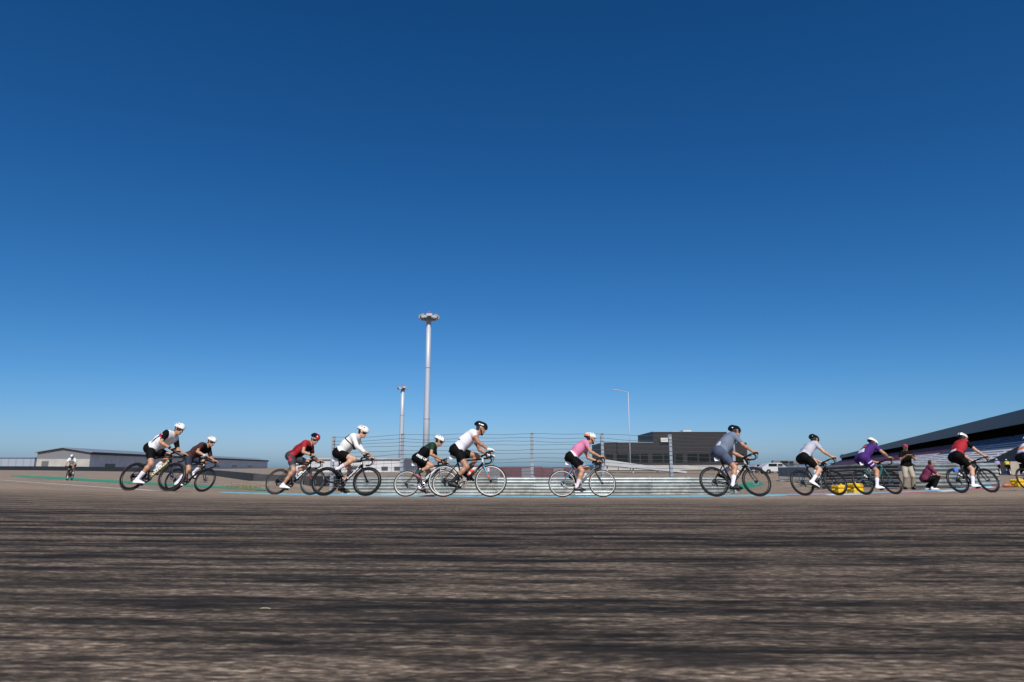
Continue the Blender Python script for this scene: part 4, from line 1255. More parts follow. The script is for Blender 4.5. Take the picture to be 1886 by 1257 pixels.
def rider(sp, crank_deg, label, loc, rot, group='cyclists riding round the bend', h=.0095):
    """cyclist: one continuous body with clothes as children; local frame as the bicycle"""
    sk = SKINS[sp.get('skin', 0)]
    lean = sp.get('torso', 43)                   # torso angle above horizontal
    Hc = np.array([-.235 + sp.get('slide', 0), 0, 1.005])
    tl = .515
    u = np.array([math.cos(rad(lean)), 0, math.sin(rad(lean))]); n = np.array([-u[2], 0, u[0]])
    Sc = Hc + u * tl
    def T(t_, hh, y): return Hc + u * tl * t_ + n * (hh + .035 * math.sin(math.pi * min(max(t_, 0), 1))) + np.array([0, y, 0])
    torso = [(T(-.02, -.015, -.07), T(-.02, -.015, .07), .112, .112), (Hc + [-.045, -.07, -.012], Hc + [-.03, -.07, .0], .112, .11), (Hc + [-.045, .07, -.012], Hc + [-.03, .07, .0], .112, .11),
             (T(.08, -.012, -.045), T(.45, -.022 - sp.get('belly', 0), -.05), .105, .108 + sp.get('belly', 0)), (T(.08, -.012, .045), T(.45, -.022 - sp.get('belly', 0), .05), .105, .108 + sp.get('belly', 0)),
             (T(.45, -.01, -.06), T(.84, -.02, -.075), .110, .106), (T(.45, -.01, .06), T(.84, -.02, .075), .110, .106),
             (T(.93, -.01, -.13), T(.93, -.01, .13), .075, .075), (T(.80, .03, 0), T(1.0, .0, 0), .085, .07)]
    bk = sp.get('bulk', 1.06)
    torso = [(a, b, ra * bk, rb * bk) for a, b, ra, rb in torso]
    # head
    hp = rad(sp.get('head', -8)); hy = rad(sp.get('head_yaw', 0))
    f = np.array([math.cos(hp) * math.cos(hy), math.cos(hp) * math.sin(hy), math.sin(hp)]); l = np.cross([0, 0, 1], f); l /= np.linalg.norm(l); up = np.cross(f, l)
    R = np.stack([f, l, up], 1)
    hc = Sc + np.array([.128 + sp.get('hx', 0), 0, .118 + sp.get('hz', 0)])
    neck = [(T(1.0, .0, 0), hc + R @ np.array([-.022, 0, -.03]), .060, .056), (T(1.0, -.05, 0), hc + R @ np.array([.0, 0, -.06]), .045, .048)]
    big, small = head_prims(R, hc)
    # arms
    mode = sp.get('hands', 'hoods')
    arms = {}
    for sg, side in ((-1, 'r'), (1, 'l')):
        md = sp.get('hand_' + side, mode)
        sh = T(.93, -.02, sg * .175)
        if md == 'hoods': w = BAR + [.060, sg * .212, .050]; fd = np.array([.94, 0, -.10]); dn = np.array([.30, 0, -.95])
        elif md == 'tops': w = BAR + [-.045, sg * .13, .052]; fd = np.array([.93, -sg * .1, -.28]); dn = np.array([.15, 0, -.98])
        elif md == 'drops': w = BAR + [.055, sg * .225, -.055]; fd = np.array([.80, 0, -.60]); dn = np.array([-.55, 0, -.83])
        elif md == 'air': w = BAR + [-.03, sg * .15, .11]; fd = np.array([.85, -sg * .2, -.30]); dn = np.array([.3, 0, -.95])
        fd = fd / np.linalg.norm(fd); dn = dn / np.linalg.norm(dn)
        el, w2 = ik(sh, w, .288, .262, (-.30, sg * sp.get('elbow', .45), -.6))
        arms[side] = (sh, el, w2, fd, dn, np.array([0, -sg * 1.0, 0]))
    legs = {}
    for sg, side in ((-1, 'r'), (1, 'l')):
        a = rad(crank_deg + (0 if sg < 0 else 180))
        pe = BB + np.array([math.cos(a) * CRANK, sg * .135, -math.sin(a) * CRANK])
        tilt = rad(sp.get('toe', 14) + 10 * (-math.sin(a)))   # heel raised a little more over the top
        fdir = np.array([math.cos(tilt), 0, -math.sin(tilt)]); fup = np.array([math.sin(tilt), 0, math.cos(tilt)])
        ball = pe + fup * .030
        ank = ball - fdir * .120 + fup * .082
        hip = Hc + np.array([.005, sg * .085, -.025])
        kn, ank2 = ik(hip, ank, .432, .425, (1, -sg * -.06, .25))
        legs[side] = (hip, kn, ank2, fdir, fup, ball)
    lo = np.array([-.62, -.42, -.02]); hi = np.array([.85, .42, 1.80])
    # ---- body
    F = Field(lo, hi, h)
    F.group(torso, k=.05, kk=0)
    F.group(neck, k=.03, kk=.03); F.group(big, k=.03, kk=.025); F.group(small, k=.008, kk=.010)
    for side in 'rl':
        sh, el, w, fd, dn, od = arms[side]
        F.group([(sh, lin(sh, el, .35), .056, .048), (lin(sh, el, .35), el, .048, .038), (el, lin(el, w, .3), .038, .040), (lin(el, w, .3), w, .040, .026)], k=.02, kk=.03)
        palm, fing = hand_prims(w, fd, dn, od)
        F.group(palm, k=.015, kk=.015)
        for fg in fing: F.group(fg, k=.003, kk=.004)
        hip, kn, an, fdir, fup, ball = legs[side]
        F.group([(hip, lin(hip, kn, .4), .094, .086), (lin(hip, kn, .4), kn, .086, .056), (kn + [.01, 0, 0], kn + [.012, 0, -.01], .052, .050), (kn, lin(kn, an, .28), .050, .054), (lin(kn, an, .28), lin(kn, an, .6), .054, .042), (lin(kn, an, .6), an, .042, .034)], k=.03, kk=.03)
        F.group([(an, an - fup * .03 - fdir * .02, .034, .034), (an - fup * .02, ball, .032, .030)], k=.02, kk=.01)
    V, Q = F.mesh()
    M = Matrix.Translation(loc) @ __import__('mathutils').Euler(rot).to_matrix().to_4x4()
    ctr = V[Q].mean(1); hl = (ctr - hc) @ R
    hair = (hl[:, 2] > -.06) & (hl[:, 2] < .2) & (hl[:, 0] < -.015) & (np.linalg.norm(ctr - hc, axis=1) < .14)
    body = np_mesh('person', V, Q, [sk, M_HAIR], None, True, hair.astype(int))
    body.matrix_world = M
    tag(body, label, 'person', group)
    # ---- shorts
    F = Field(lo, hi, h)
    F.group(torso[:5], k=.05, infl=.007, kk=0, clips=[(T(.17, 0, 0), u)])
    for side in 'rl':
        hip, kn, an = legs[side][:3]; v = (kn - hip) / np.linalg.norm(kn - hip); e = lin(hip, kn, sp.get('short_len', .74))
        F.group([(hip, lin(hip, kn, .4), .094, .086), (lin(hip, kn, .4), kn, .086, .056)], k=.03, infl=.008, kk=.03, clips=[(e, v)])
    V, Q = F.mesh(); ctr = V[Q].mean(1)
    tt = (ctr - Hc) @ u / tl; hh = (ctr - Hc) @ n
    leg_t = np.zeros(len(ctr))
    for side, sg in (('r', -1), ('l', 1)):
        hip, kn = legs[side][:2]; v = kn - hip; q = ((ctr - hip) @ v) / (v @ v)
        leg_t = np.where(ctr[:, 1] * sg > 0, q, leg_t)
    idx = sp['shorts_fn'](tt, hh, ctr[:, 1], leg_t, ctr) if 'shorts_fn' in sp else None
    so = np_mesh('shorts', V, Q, sp['shorts'], body, True, idx)
    # ---- jersey
    F = Field(lo, hi, h)
    F.group(torso, k=.05, infl=.0125, kk=0, clips=[(T(.05, 0, 0), -(u * .96 - n * .20)), (hc + R @ np.array([-.03, 0, -.075]), (up * .8 + f * .6))])
    slv = sp.get('sleeve', .62)
    for side in 'rl':
        sh, el, w = arms[side][:3]
        if slv <= 1: cl = (lin(sh, el, slv), (el - sh) / np.linalg.norm(el - sh))
        else: cl = (lin(el, w, slv - 1), (w - el) / np.linalg.norm(w - el))
        pr = [(sh, lin(sh, el, .35), .056, .048), (lin(sh, el, .35), el, .048, .040)]
        if slv > 1: pr += [(el, lin(el, w, .3), .040, .041), (lin(el, w, .3), w, .041, .027)]
        F.group(pr, k=.02, infl=.009, kk=.03, clips=[cl])
    V, Q = F.mesh(); ctr = V[Q].mean(1)
    tt = (ctr - Hc) @ u / tl; hh = (ctr - Hc) @ n
    arm_t = np.full(len(ctr), -1.0)
    for side, sg in (('r', -1), ('l', 1)):
        sh, el = arms[side][:2]; v = el - sh; q = ((ctr - sh) @ v) / (v @ v)
        dd = np.linalg.norm(ctr - sh - np.clip(q, 0, 1)[:, None] * v, axis=1)
        arm_t = np.where((dd < .075) & (ctr[:, 1] * sg > .1) & (q > -.25), q, arm_t)
    idx = sp['jersey_fn'](tt, hh, ctr[:, 1], arm_t, ctr) if 'jersey_fn' in sp else None
    jo = np_mesh('jersey', V, Q, sp['jersey'], body, True, idx)
    if sp.get('chest_strap'):
        mb = MB(); ring = []
        for k in range(24):
            a = 2 * math.pi * k / 24
            ring.append(T(.62, -.02, 0) + np.array([0, math.cos(a) * .192, 0]) + n * math.sin(a) * .140)
        ring.append(ring[0]); ring[-1] = ring[-1] + 1e-4
        mb.tube(ring, .014, 6)
        for sg in (-1, 1): mb.tube([T(.62, .135, sg * .06), T(.85, .115, sg * .09), T(.985, .06, sg * .10), T(.98, -.06, sg * .11), T(.62, -.15, sg * .07)], .012, 6)
        st_ = mb.build('chest_strap', M_TAPE, jo, True)
        MB().box((-.025, -.03, -.03), (.03, .03, .03)).build('action_camera', M_DSTEEL, st_, loc=tuple(T(.60, -.20, 0)))
    # ---- socks and shoes
    for side in 'rl':
        hip, kn, an, fdir, fup, ball = legs[side]
        v = (an - kn) / np.linalg.norm(an - kn); s0 = lin(kn, an, sp.get('sock', .55))
        F = Field(an - .28, an + .30, .009)
        F.group([(lin(kn, an, .28), lin(kn, an, .6), .054, .042), (lin(kn, an, .6), an, .042, .034), (an, an - fup * .03 - fdir * .02, .034, .034)], k=.03, infl=.005, kk=0, clips=[(s0, -v)])
        V, Q = F.mesh()
        if len(Q): np_mesh('sock', V, Q, sp['socks'], body, True)
        F = Field(ball - .26, ball + .26, .008)
        heel = ball - fdir * .165
        F.group([(heel + fup * .022, ball + fup * .012, .036, .042), (ball + fup * .010, ball + fdir * .068 + fup * .002, .042, .030), (heel + fup * .04, an - fup * .012, .036, .038), (an - fup * .012, ball + fup * .02, .036, .034)], k=.02, kk=0, clips=[(ball - fup * .020, -fup), (an + fup * .022, fup)])
        V, Q = F.mesh(); ctr = V[Q].mean(1)
        sole = ((ctr - ball) @ fup < -.008).astype(int)
        np_mesh('shoe', V, Q, [sp['shoes'], sp.get('sole', M_TAPE)], body, True, sole)
    # ---- helmet, glasses, beard, gloves
    helmet(R, hc + R @ np.array([-.004, 0, .022]), sp['helmet'], sp.get('helmet_fn', lambda c: np.zeros(len(c), bool)), body)
    if sp.get('glasses'): glasses(R, hc, sp['glasses'], body, sp.get('lens'))
    else:
        for sg in (-1, 1):
            p = hc + R @ np.array([.079, sg * .030, .008])
            e = MB().tube([p - f * .012, p - f * .006, p + f * .004, p + f * .008], [.006, .012, .010, .003], 10).build('eye', M_EYE, body, True)
            MB().tube([p + f * .0072, p + f * .0095], [.0055, .004], 8).build('iris', M_HAIR, e, True)
    if sp.get('beard'):
        F = Field(hc - .2, hc + .2, .007)
        TT = lambda x, y, z: hc + R @ np.array([x, y, z])
        F.group([(TT(.03, -.045, -.045), TT(.062, -.014, -.095), .030, .026), (TT(.03, .045, -.045), TT(.062, .014, -.095), .030, .026), (TT(.045, 0, -.085), TT(.072, 0, -.102), .034, .026), (TT(.0, -.062, .0), TT(.03, -.048, -.045), .018, .026), (TT(.0, .062, .0), TT(.03, .048, -.045), .018, .026), (TT(.088, -.024, -.048), TT(.088, .024, -.048), .009, .009)], k=.012, kk=0)
        V, Q = F.mesh(); np_mesh('beard', V, Q, M_HAIR, body, True)
    if sp.get('gloves'):
        for side in 'rl':
            sh, el, w, fd, dn, od = arms[side]
            F = Field(w - .16, w + .2, .008)
            palm, fing = hand_prims(w, fd, dn, od)
            F.group(palm + [(lin(el, w, .93), w, .028, .027)], k=.015, infl=.006, kk=0)
            for fg in fing: F.group(fg[:2], k=.003, infl=.003, kk=.004)
            V, Q = F.mesh(); np_mesh('glove', V, Q, sp['gloves'], body, True)
    if sp.get('wrist_band'):
        for side in sp['wrist_band'][1]:
            sh, el, w = arms[side][:3]
            MB().tube([lin(el, w, .80), lin(el, w, .97)], [.037, .034], 12).build('wrist_band', sp['wrist_band'][0], body, True)
    if sp.get('short_text'):
        hip, kn = legs['r'][:2]
        tm = text_mesh(sp['short_text'], .085, 'lettering', M_PLATE, so)
        v = (kn - hip) / np.linalg.norm(kn - hip)
        an_ = math.atan2(v[2], v[0])
        p = lin(hip, kn, .30) + np.array([0, -.104, .045])
        tm.location = tuple(p); tm.rotation_euler = (math.pi / 2, -an_, 0)
    return body

# ---- palettes
K = mat('black_lycra', (0.0035, 0.0035, 0.004), .75, bump=.12, bscale=22, spec=.12)
WH = cloth('white_fabric', (0.74, 0.74, 0.76))
WH2 = cloth('cream_fabric', (0.72, 0.71, 0.68))
SOCKW = cloth('white_sock', (0.74, 0.72, 0.78))
SHW = mat('white_shoe', (0.78, 0.77, 0.77), .35)
SHK = mat('black_shoe', (0.007, 0.007, 0.008), .4, spec=.3)
RED = cloth('red_fabric', (0.36, 0.018, 0.028)); DRED = cloth('dark_red_fabric', (0.10, 0.012, 0.016))
HW = mat('white_helmet_shell', (0.78, 0.76, 0.73), .3, coat=.4); HP = mat('pinkish_white_helmet', (0.78, 0.70, 0.66), .35, coat=.4)
HK = mat('black_helmet_shell', (0.005, 0.005, 0.006), .22, spec=.5); HR = mat('red_helmet_shell', (0.36, 0.015, 0.03), .3, coat=.5); HO = mat('orange_helmet_shell', (0.80, 0.16, 0.03), .35, coat=.4)
FK = mat('black_frame_paint', (0.004, 0.004, 0.005), .35, spec=.35)
RIMK = mat('black_carbon_rim', (0.007, 0.007, 0.008), .4, spec=.35); RIMG = mat('graphite_rim', (0.05, 0.05, 0.052), .35); RIMS = mat('silver_rim', (0.52, 0.51, 0.49), .35, .5); RIMW = mat('pale_alloy_rim', (0.40, 0.385, 0.36), .4, .25)
def bib(t_, hh, y, a, lo=.08, hi=.34, w=.10): return (a < 0) & (t_ > lo) & (t_ < hi) & (hh > .055) & (np.abs(y) < w)

RIDERS = []
def R_(**kw): RIDERS.append(kw)

YL = mat('pale_yellow_lettering', (0.78, 0.75, 0.45), .5)
# 1 white and black jersey
R_(px=276, pxm=82, phi=-11, lean=20, crank=103, toe=10,
   rider=dict(torso=42, hands='hoods', hand_r='tops', head=-14, head_yaw=-12, jersey=[WH, K, RED], shorts=[K], socks=SOCKW, shoes=SHW, sole=SHK, helmet=(HW, HW), glasses=M_TAPE, sock=.52, elbow=.5, sleeve=.72,
     wrist_band=(M_TAPE, 'r'), short_len=.74,
     jersey_fn=lambda t_, hh, y, a, c: np.where((a > -.3) & (a > -1), 1, np.where((t_ > .76) & (hh > .03), 1, np.where((t_ > .62) & (t_ < .74) & (hh > -.02) & (hh < .11), 2, np.where((t_ > .18) & (t_ < .62) & (np.abs(hh - .03) < .018), 1, 0))))),
   bike=dict(frame=FK, down_tube=FK, stripe=mat('yellow_frame_stripe', (0.30, 0.25, 0.03), .4), rim=RIMK, depth=.055, tan=True, disc=True, lettering=('COLNAGO', .070, YL), let_at=.52, let_sx=1.5, plate=False, mech=M_DSTEEL, bottle=(mat('white_bottle', (.75, .75, .76), .4), M_PLATE, None, 'white bottle on the black bike with pale yellow lettering')),
   who='leftmost large cyclist, white and black jersey, white helmet', what='black road bike with pale yellow lettering under the leftmost large cyclist')
# 2 maroon jersey
MARO = cloth('maroon_fabric', (0.060, 0.022, 0.022)); NAVY = cloth('navy_fabric', (0.020, 0.028, 0.050))
R_(px=347, pxm=66.5, phi=-16, lean=19, crank=112, toe=12,
   rider=dict(torso=38, elbow=.7, hands='hoods', head=-14, jersey=[MARO, K], shorts=[NAVY], socks=SOCKW, shoes=SHW, helmet=(HW, HW), glasses=M_TAPE, sock=.42, sleeve=.68, skin=0, wrist_band=(WH, 'r'),
     jersey_fn=lambda t_, hh, y, a, c: np.where((a < 0) & (t_ > .55) & (hh < -.03), 1, 0)),
   bike=dict(frame=FK, rim=RIMK, depth=.045, disc=True, head_badge=True, plate=False),
   who='cyclist in maroon jersey and navy shorts behind the leftmost large rider', what='black road bike under the cyclist in the maroon jersey')
# 3 red jersey
GREYS = cloth('dark_grey_lycra', (0.042, 0.042, 0.050)); LG = cloth('light_grey_hem', (0.30, 0.32, 0.34)); REDS = cloth('red_stripe', (0.40, 0.03, 0.05))
R_(px=541, pxm=73, phi=-14, lean=18, crank=100, toe=12,
   rider=dict(bulk=.99, torso=40, elbow=.3, hands='hoods', head=-22, head_yaw=-14, jersey=[RED, K, DRED], shorts=[GREYS, LG, REDS], socks=SOCKW, shoes=SHW, helmet=(HK, HR), helmet_fn=lambda c: (np.abs(c[:, 1]) < .045) & (c[:, 0] > -.08) | (c[:, 0] > .075), glasses=M_PLATE, sock=.90, sleeve=.55, short_len=.80,
     wrist_band=(M_TAPE, 'r'),
     jersey_fn=lambda t_, hh, y, a, c: np.where((a > .35) & (y > 0), 1, np.where((a < 0) & (np.abs(hh - .02) < .022) & (t_ < .75), 2, np.where((a < 0) & (hh < -.10), 1, 0))),
     shorts_fn=lambda t_, hh, y, q, c: np.where((q > .73) & (q < .775), 1, np.where((q > .10) & (q < .45) & (np.abs(y) > .189), 2, 0))),
   bike=dict(frame=FK, plate=False, rim=RIMG, depth=.045, tyre=M_TYRE, lettering=('▌▌▌▌▌▌▌ ▌▌▌▌▌' if False else 'IIIIIIIII IIIIII', .040, M_PLATE), let_at=.55, let_sx=1.9, head_badge=True, bottle=(mat('white_blue_bottle', (.72, .73, .78), .4), M_PLATE, mat('blue_bottle_band', (.05, .10, .42), .4), 'white bottle with blue band on the bike of the red-jersey rider'), fork_tip=mat('red_fork_tip', (.4, .03, .05), .4), disc=True),
   who='cyclist in red jersey and black-red helmet, dark grey shorts', what='black road bike with white lettering under the red-jersey rider')
# 4 white long sleeves
R_(px=636.5, pxm=80, phi=-6, lean=15, crank=-108, toe=18,
   rider=dict(bulk=1.03, torso=48, elbow=.35, hands='hoods', head=-18, jersey=[WH2], shorts=[K], socks=SOCKW, shoes=SHK, helmet=(HP, HP), glasses=M_PLATE, sock=.60, sleeve=1.93, skin=1, chest_strap=True, short_len=.62),
   bike=dict(frame=FK, rim=RIMK, depth=.055, disc=True, lettering=('STEVENS', .040, M_PLATE), let_at=.55, let_sx=2.2, head_badge=True, chain=M_STEEL, bottle=(mat('black_bottle', (.03, .03, .03), .4), mat('grey_cap', (.2, .2, .2), .4), None, 'dark bottle on the bike of the white long-sleeved rider')),
   who='cyclist in white long-sleeved top with black chest strap', what='black deep-rimmed road bike under the rider in white long sleeves')
# 5 dark green jersey
DG = cloth('dark_green_fabric', (0.014, 0.040, 0.026)); SOCKG = cloth('dark_green_sock', (0.018, 0.06, 0.045))
R_(px=784, pxm=71.5, phi=-1, lean=15, crank=-122, toe=20,
   rider=dict(bulk=1.02, torso=40, hands='hoods', hand_r='tops', head=-20, jersey=[DG, K, WH], shorts=[K, GREYS], socks=SOCKG, shoes=mat('maroon_shoe', (0.16, 0.05, 0.055), .4), helmet=(HW, HK), helmet_fn=lambda c: (np.abs(np.abs(c[:, 1]) - .045) < .008), glasses=M_TAPE, sock=.62, sleeve=.58, short_text='FREE UP', short_len=.72,
     jersey_fn=lambda t_, hh, y, a, c: np.where(bib(t_, hh, y, a, .22, .42), 2, np.where((a < 0) & (t_ < .66 - hh * .8), 1, 0))),
   bike=dict(frame=FK, rim=RIMW, depth=.036, lettering=None, ring=M_STEEL, crank=M_DSTEEL, fork=pmat('grey_fork', (.12, .14, .16)), rim_text=None, chainstay=pmat('silver_stay', (.5, .5, .52)), bottle=(mat('teal_white_bottle', (.62, .78, .78), .4), mat('teal_cap', (.2, .5, .5), .4), None, 'pale teal bottle on the bike of the dark-green-jersey rider')),
   who='cyclist in dark green and black jersey with white helmet', what='black bike with pale rims under the dark-green-jersey rider')
# 6 white jersey, orange cuffs
ORG = cloth('orange_fabric', (0.75, 0.20, 0.08)); PWH = cloth('pale_lilac_white', (0.74, 0.72, 0.80))
R_(px=860.5, pxm=87.5, phi=0, lean=15, crank=135, toe=20,
   rider=dict(torso=45, elbow=.8, hands='hoods', head=-20, hz=-.012, jersey=[PWH, ORG, NAVY], shorts=[K], socks=cloth('black_sock', (.016, .014, .018)), shoes=SHK, helmet=(HK, HK), beard=True, skin=2, sock=.52, sleeve=.50, gloves=WH, short_len=.64,
     jersey_fn=lambda t_, hh, y, a, c: np.where((a > .40), 1, np.where((a < 0) & (t_ > .72) & (hh < -.05) & (np.abs(y) > .1), 1, np.where((np.abs(t_ - .33) < .02) & (hh > .08), 2, 0)))),
   bike=dict(frame=FK, fork=pmat('sky_blue_paint', (.05, .28, .55)), fork_tip=mat('orange_red_tip', (.8, .12, .05), .4), rim=RIMW, depth=.030, rim_text='VISION', crank=mat('pale_crank', (.45, .42, .38), .4, .4), ring=mat('bronze_ring', (.30, .27, .24), .4, .5), head=pmat('white_head_tube', (.6, .6, .6)), bottle=(mat('orange_bottle', (.80, .14, .05), .4), M_PLATE, M_PLATE, 'orange and white bottle on the bike of the white-jersey rider')),
   who='cyclist in white jersey with orange cuffs and black helmet', what='black bike with sky-blue fork under the white and orange jersey rider')
# 7 pink jersey
PINK = cloth('pink_fabric', (0.62, 0.21, 0.35))
BLU = pmat('cyan_blue_paint', (.02, .27, .55))
R_(px=1072.5, pxm=75, phi=1, lean=16, crank=72, toe=8,
   rider=dict(torso=43, hands='hoods', head=-6, jersey=[PINK, WH, K], shorts=[K], socks=cloth('pale_pink_sock', (.70, .60, .62)), shoes=SHK, helmet=(HW, HO), helmet_fn=lambda c: (c[:, 0] < -.02) & (c[:, 2] < .085 - c[:, 0] * .0), beard=True, sock=.56, sleeve=.55, short_len=.72,
     jersey_fn=lambda t_, hh, y, a, c: np.where((a < 0) & (t_ < .16), 1, np.where((np.abs(t_ - .33) < .015) & (hh > .10) & (np.abs(y) < .05), 2, 0))),
   bike=dict(frame=pmat('graphite_paint', (.14, .135, .13)), down_tube=pmat('graphite_paint', (.14, .135, .13)), top_tube=BLU, stays=BLU, fork=pmat('dark_fork', (.03, .03, .03)), rim=RIMW, depth=.024, silver_spokes=True, chainstay=FK, ring=M_STEEL, mech=M_STEEL, bottle=(mat('clear_bottle', (.50, .56, .60), .25), mat('grey_cap', (.2, .2, .2), .4), None, 'pale clear bottle on the blue and grey bike')),
   who='bearded cyclist in pink jersey with orange and white helmet', what='blue and grey bike with pale rims under the pink-jersey rider')
# 8 grey-blue kit
GB1 = cloth('grey_blue_fabric', (0.150, 0.178, 0.245)); GB2 = cloth('slate_blue_lycra', (0.068, 0.088, 0.140))
R_(px=1357, pxm=84, phi=8, lean=19, crank=70, toe=6,
   rider=dict(torso=46, elbow=.6, hands='hoods', head=-6, head_yaw=8, jersey=[GB1, WH, K], shorts=[GB2], socks=SOCKW, shoes=SHK, helmet=(HK, HK), helmet_fn=lambda c: np.zeros(len(c), bool), glasses=M_TAPE, sock=.46, sleeve=.80, belly=.02, bulk=1.14, short_len=.74,
     jersey_fn=lambda t_, hh, y, a, c: np.where(bib(t_, hh + .03, y, a, .10, .34, .14), 1, 0)),
   bike=dict(frame=FK, rim=RIMK, depth=.042, silver_spokes=False, disc=True, fork=pmat('grey_black_fork', (.05, .05, .05)), head=pmat('pale_grey_head', (.4, .4, .42)), bottle=(mat('white_bottle', (.75, .75, .76), .4), mat('grey_cap', (.2, .2, .2), .4), None, 'white bottle on the bike of the grey-blue rider')),
   who='cyclist in grey-blue jersey and slate shorts with black helmet', what='black road bike under the grey-blue rider')
# 9 pale grey jersey
PG = cloth('pale_lilac_grey', (0.44, 0.44, 0.50))
R_(px=1511, pxm=72, phi=14, lean=19, crank=150, toe=34,
   rider=dict(bulk=1.0, torso=44, hands='hoods', head=-16, head_yaw=10, jersey=[PG, WH], shorts=[K], socks=SOCKW, shoes=SHW, helmet=(HK, HK), glasses=M_TAPE, sock=.55, sleeve=.60, skin=1, short_len=.72,
     jersey_fn=lambda t_, hh, y, a, c: np.where(bib(t_, hh, y, a, .06, .30, .13), 1, 0)),
   bike=dict(frame=FK, plate=False, rim=RIMK, depth=.045, disc=True, bottle=(mat('clear_bottle', (.50, .56, .60), .25), M_PLATE, None, 'clear bottle on the bike of the pale grey jersey rider')),
   who='cyclist in pale grey jersey and black shorts with glossy black helmet', what='black bike under the pale grey jersey rider before the yellow blocks')
# 10 purple
PU = cloth('purple_fabric', (0.055, 0.016, 0.145)); ORP = cloth('orange_print', (0.55, 0.10, 0.06))
R_(px=1619, pxm=69, phi=18, lean=18, crank=86, toe=8,
   rider=dict(torso=37, elbow=.7, hands='hoods', head=-26, hx=.01, hz=-.02, jersey=[PU, WH, ORP], shorts=[PU, WH], socks=SOCKW, shoes=SHW, helmet=(HW, HW), sock=.50, sleeve=.60, short_len=.74, glasses=M_TAPE,
     jersey_fn=lambda t_, hh, y, a, c: np.where(bib(t_, hh, y, a, .12, .40, .12), 1, np.where((t_ > .55) & (t_ < .74) & (hh > .085) & (np.abs(y) < .09), 2, 0)),
     shorts_fn=lambda t_, hh, y, q, c: np.where((np.abs(q - .35) < .025) & (np.abs(y) > .14) | (np.abs(q - .55) < .025) & (np.abs(y) > .14), 1, 0)),
   bike=dict(frame=pmat('dark_teal_paint', (.03, .12, .105)), rim=RIMK, depth=.045, disc=True),
   who='cyclist in purple kit with white helmet', what='dark teal bike under the purple-clad rider')
# 11 red and black, loaded bike
R_(px=1795, pxm=69, phi=13, lean=18, crank=84, toe=6,
   rider=dict(bulk=1.10, torso=49, elbow=.3, hands='hoods', head=-14, head_yaw=10, jersey=[RED, K, WH, DRED], shorts=[K], socks=SOCKW, shoes=SHW, helmet=(HW, HK), helmet_fn=lambda c: (np.abs(np.abs(c[:, 1]) - .035) < .012), sock=.52, sleeve=.65, short_len=.74, skin=1, glasses=M_TAPE,
     jersey_fn=lambda t_, hh, y, a, c: np.where(a > .0, 1, np.where(bib(t_, hh, y, a, .06, .26, .10), 2, np.where((t_ < .40) & (hh < -.03), 3, 0)))),
   bike=dict(frame=FK, plate=False, rim=RIMK, depth=.050, disc=False, bottle=(mat('white_bottle', (.75, .75, .76), .4), M_PLATE, None, 'white bottle on the bike of the red and black rider'), bag=True),
   who='cyclist in red and black jersey with white helmet before the grandstand', what='black bike with frame bag under the red and black rider')
# 12 cut by the right edge
R_(px=1914, pxm=62, phi=16, lean=16, crank=60, toe=8,
   rider=dict(torso=45, hands='hoods', head=-14, jersey=[WH, ORG, cloth('lilac_fabric', (.30, .25, .50))], shorts=[K], socks=SOCKW, shoes=SHW, helmet=(HW, HW), sock=.52, sleeve=.6, glasses=M_TAPE,
     jersey_fn=lambda t_, hh, y, a, c: np.where((t_ > .35) & (t_ < .62), 1, np.where(t_ < .2, 2, 0))),
   bike=dict(frame=FK, rim=RIMK, depth=.040, plate=False),
   who='cyclist in white and orange jersey cut off by the right edge', what='black bike cut off by the right edge')

EL = __import__('mathutils').Euler
def place(r):
    d = 1278.0 / r['pxm']
    x = (r['px'] - 943) / 1278.0 * d
    z = float(gz(x, d)) + .0125
    return (x, d, z), (-rad(r['lean']), 0, rad(r['phi']))
for r in RIDERS:
    loc, rot = place(r)
    b = r['bike']; rs = dict(r['rider']); rs['toe'] = r['toe']
    g = bicycle(b, r['crank'], r['what'], loc, rot)
    if b.get('bag'):
        MB().hexa([(-.10, -.03, .50), (.26, -.03, .72), (.26, .03, .72), (-.10, .03, .50), (-.17, -.03, .72), (.24, -.03, .80), (.24, .03, .80), (-.17, .03, .72)]).build('frame_bag', mat('black_bag', (.013, .013, .014), .8), g)
        MB().box((-.06, -.07, -.05), (.05, .0, .05)).build('blue_tag', mat('blue_tag', (.06, .16, .55), .5), g, loc=(-.50, -.02, .60))
    rider(rs, r['crank'], r['who'], loc, rot)

# far riders: one coming on at the left, two going away at the right
def far_rider(px, d, phi, jer, who, what, crank=80, py=None, lean=2, bib_=None, hel=(HW, HW)):
    x = (px - 943) / 1278.0 * d
    loc = (x, d, float(gz(x, d)) + .016); rot = (-rad(lean), 0, rad(phi))
    bicycle(dict(frame=FK, rim=RIMK, depth=.04, plate=False), crank, what, loc, rot)
    rider(dict(torso=46, head=-8, jersey=jer, shorts=[K], socks=SOCKW, shoes=SHW, helmet=hel, glasses=M_TAPE, sock=.6, sleeve=.65), crank, who, loc, rot, h=.013)
far_rider(131, 45, -72, [WH], 'far cyclist in white riding head-on towards the camera at left', 'far dark bike seen head-on on the green band at left', 70)
far_rider(1838, 68, 60, [cloth('lilac_fabric', (.30, .25, .50))], 'far cyclist in lilac riding away before the beige wall', 'far dark bike of the lilac rider at right', 40)
far_rider(1856, 72, 62, [cloth('yellow_fabric', (.55, .45, .05))], 'far cyclist in yellow riding away before the beige wall', 'far dark bike of the yellow-jersey rider at right', 120)

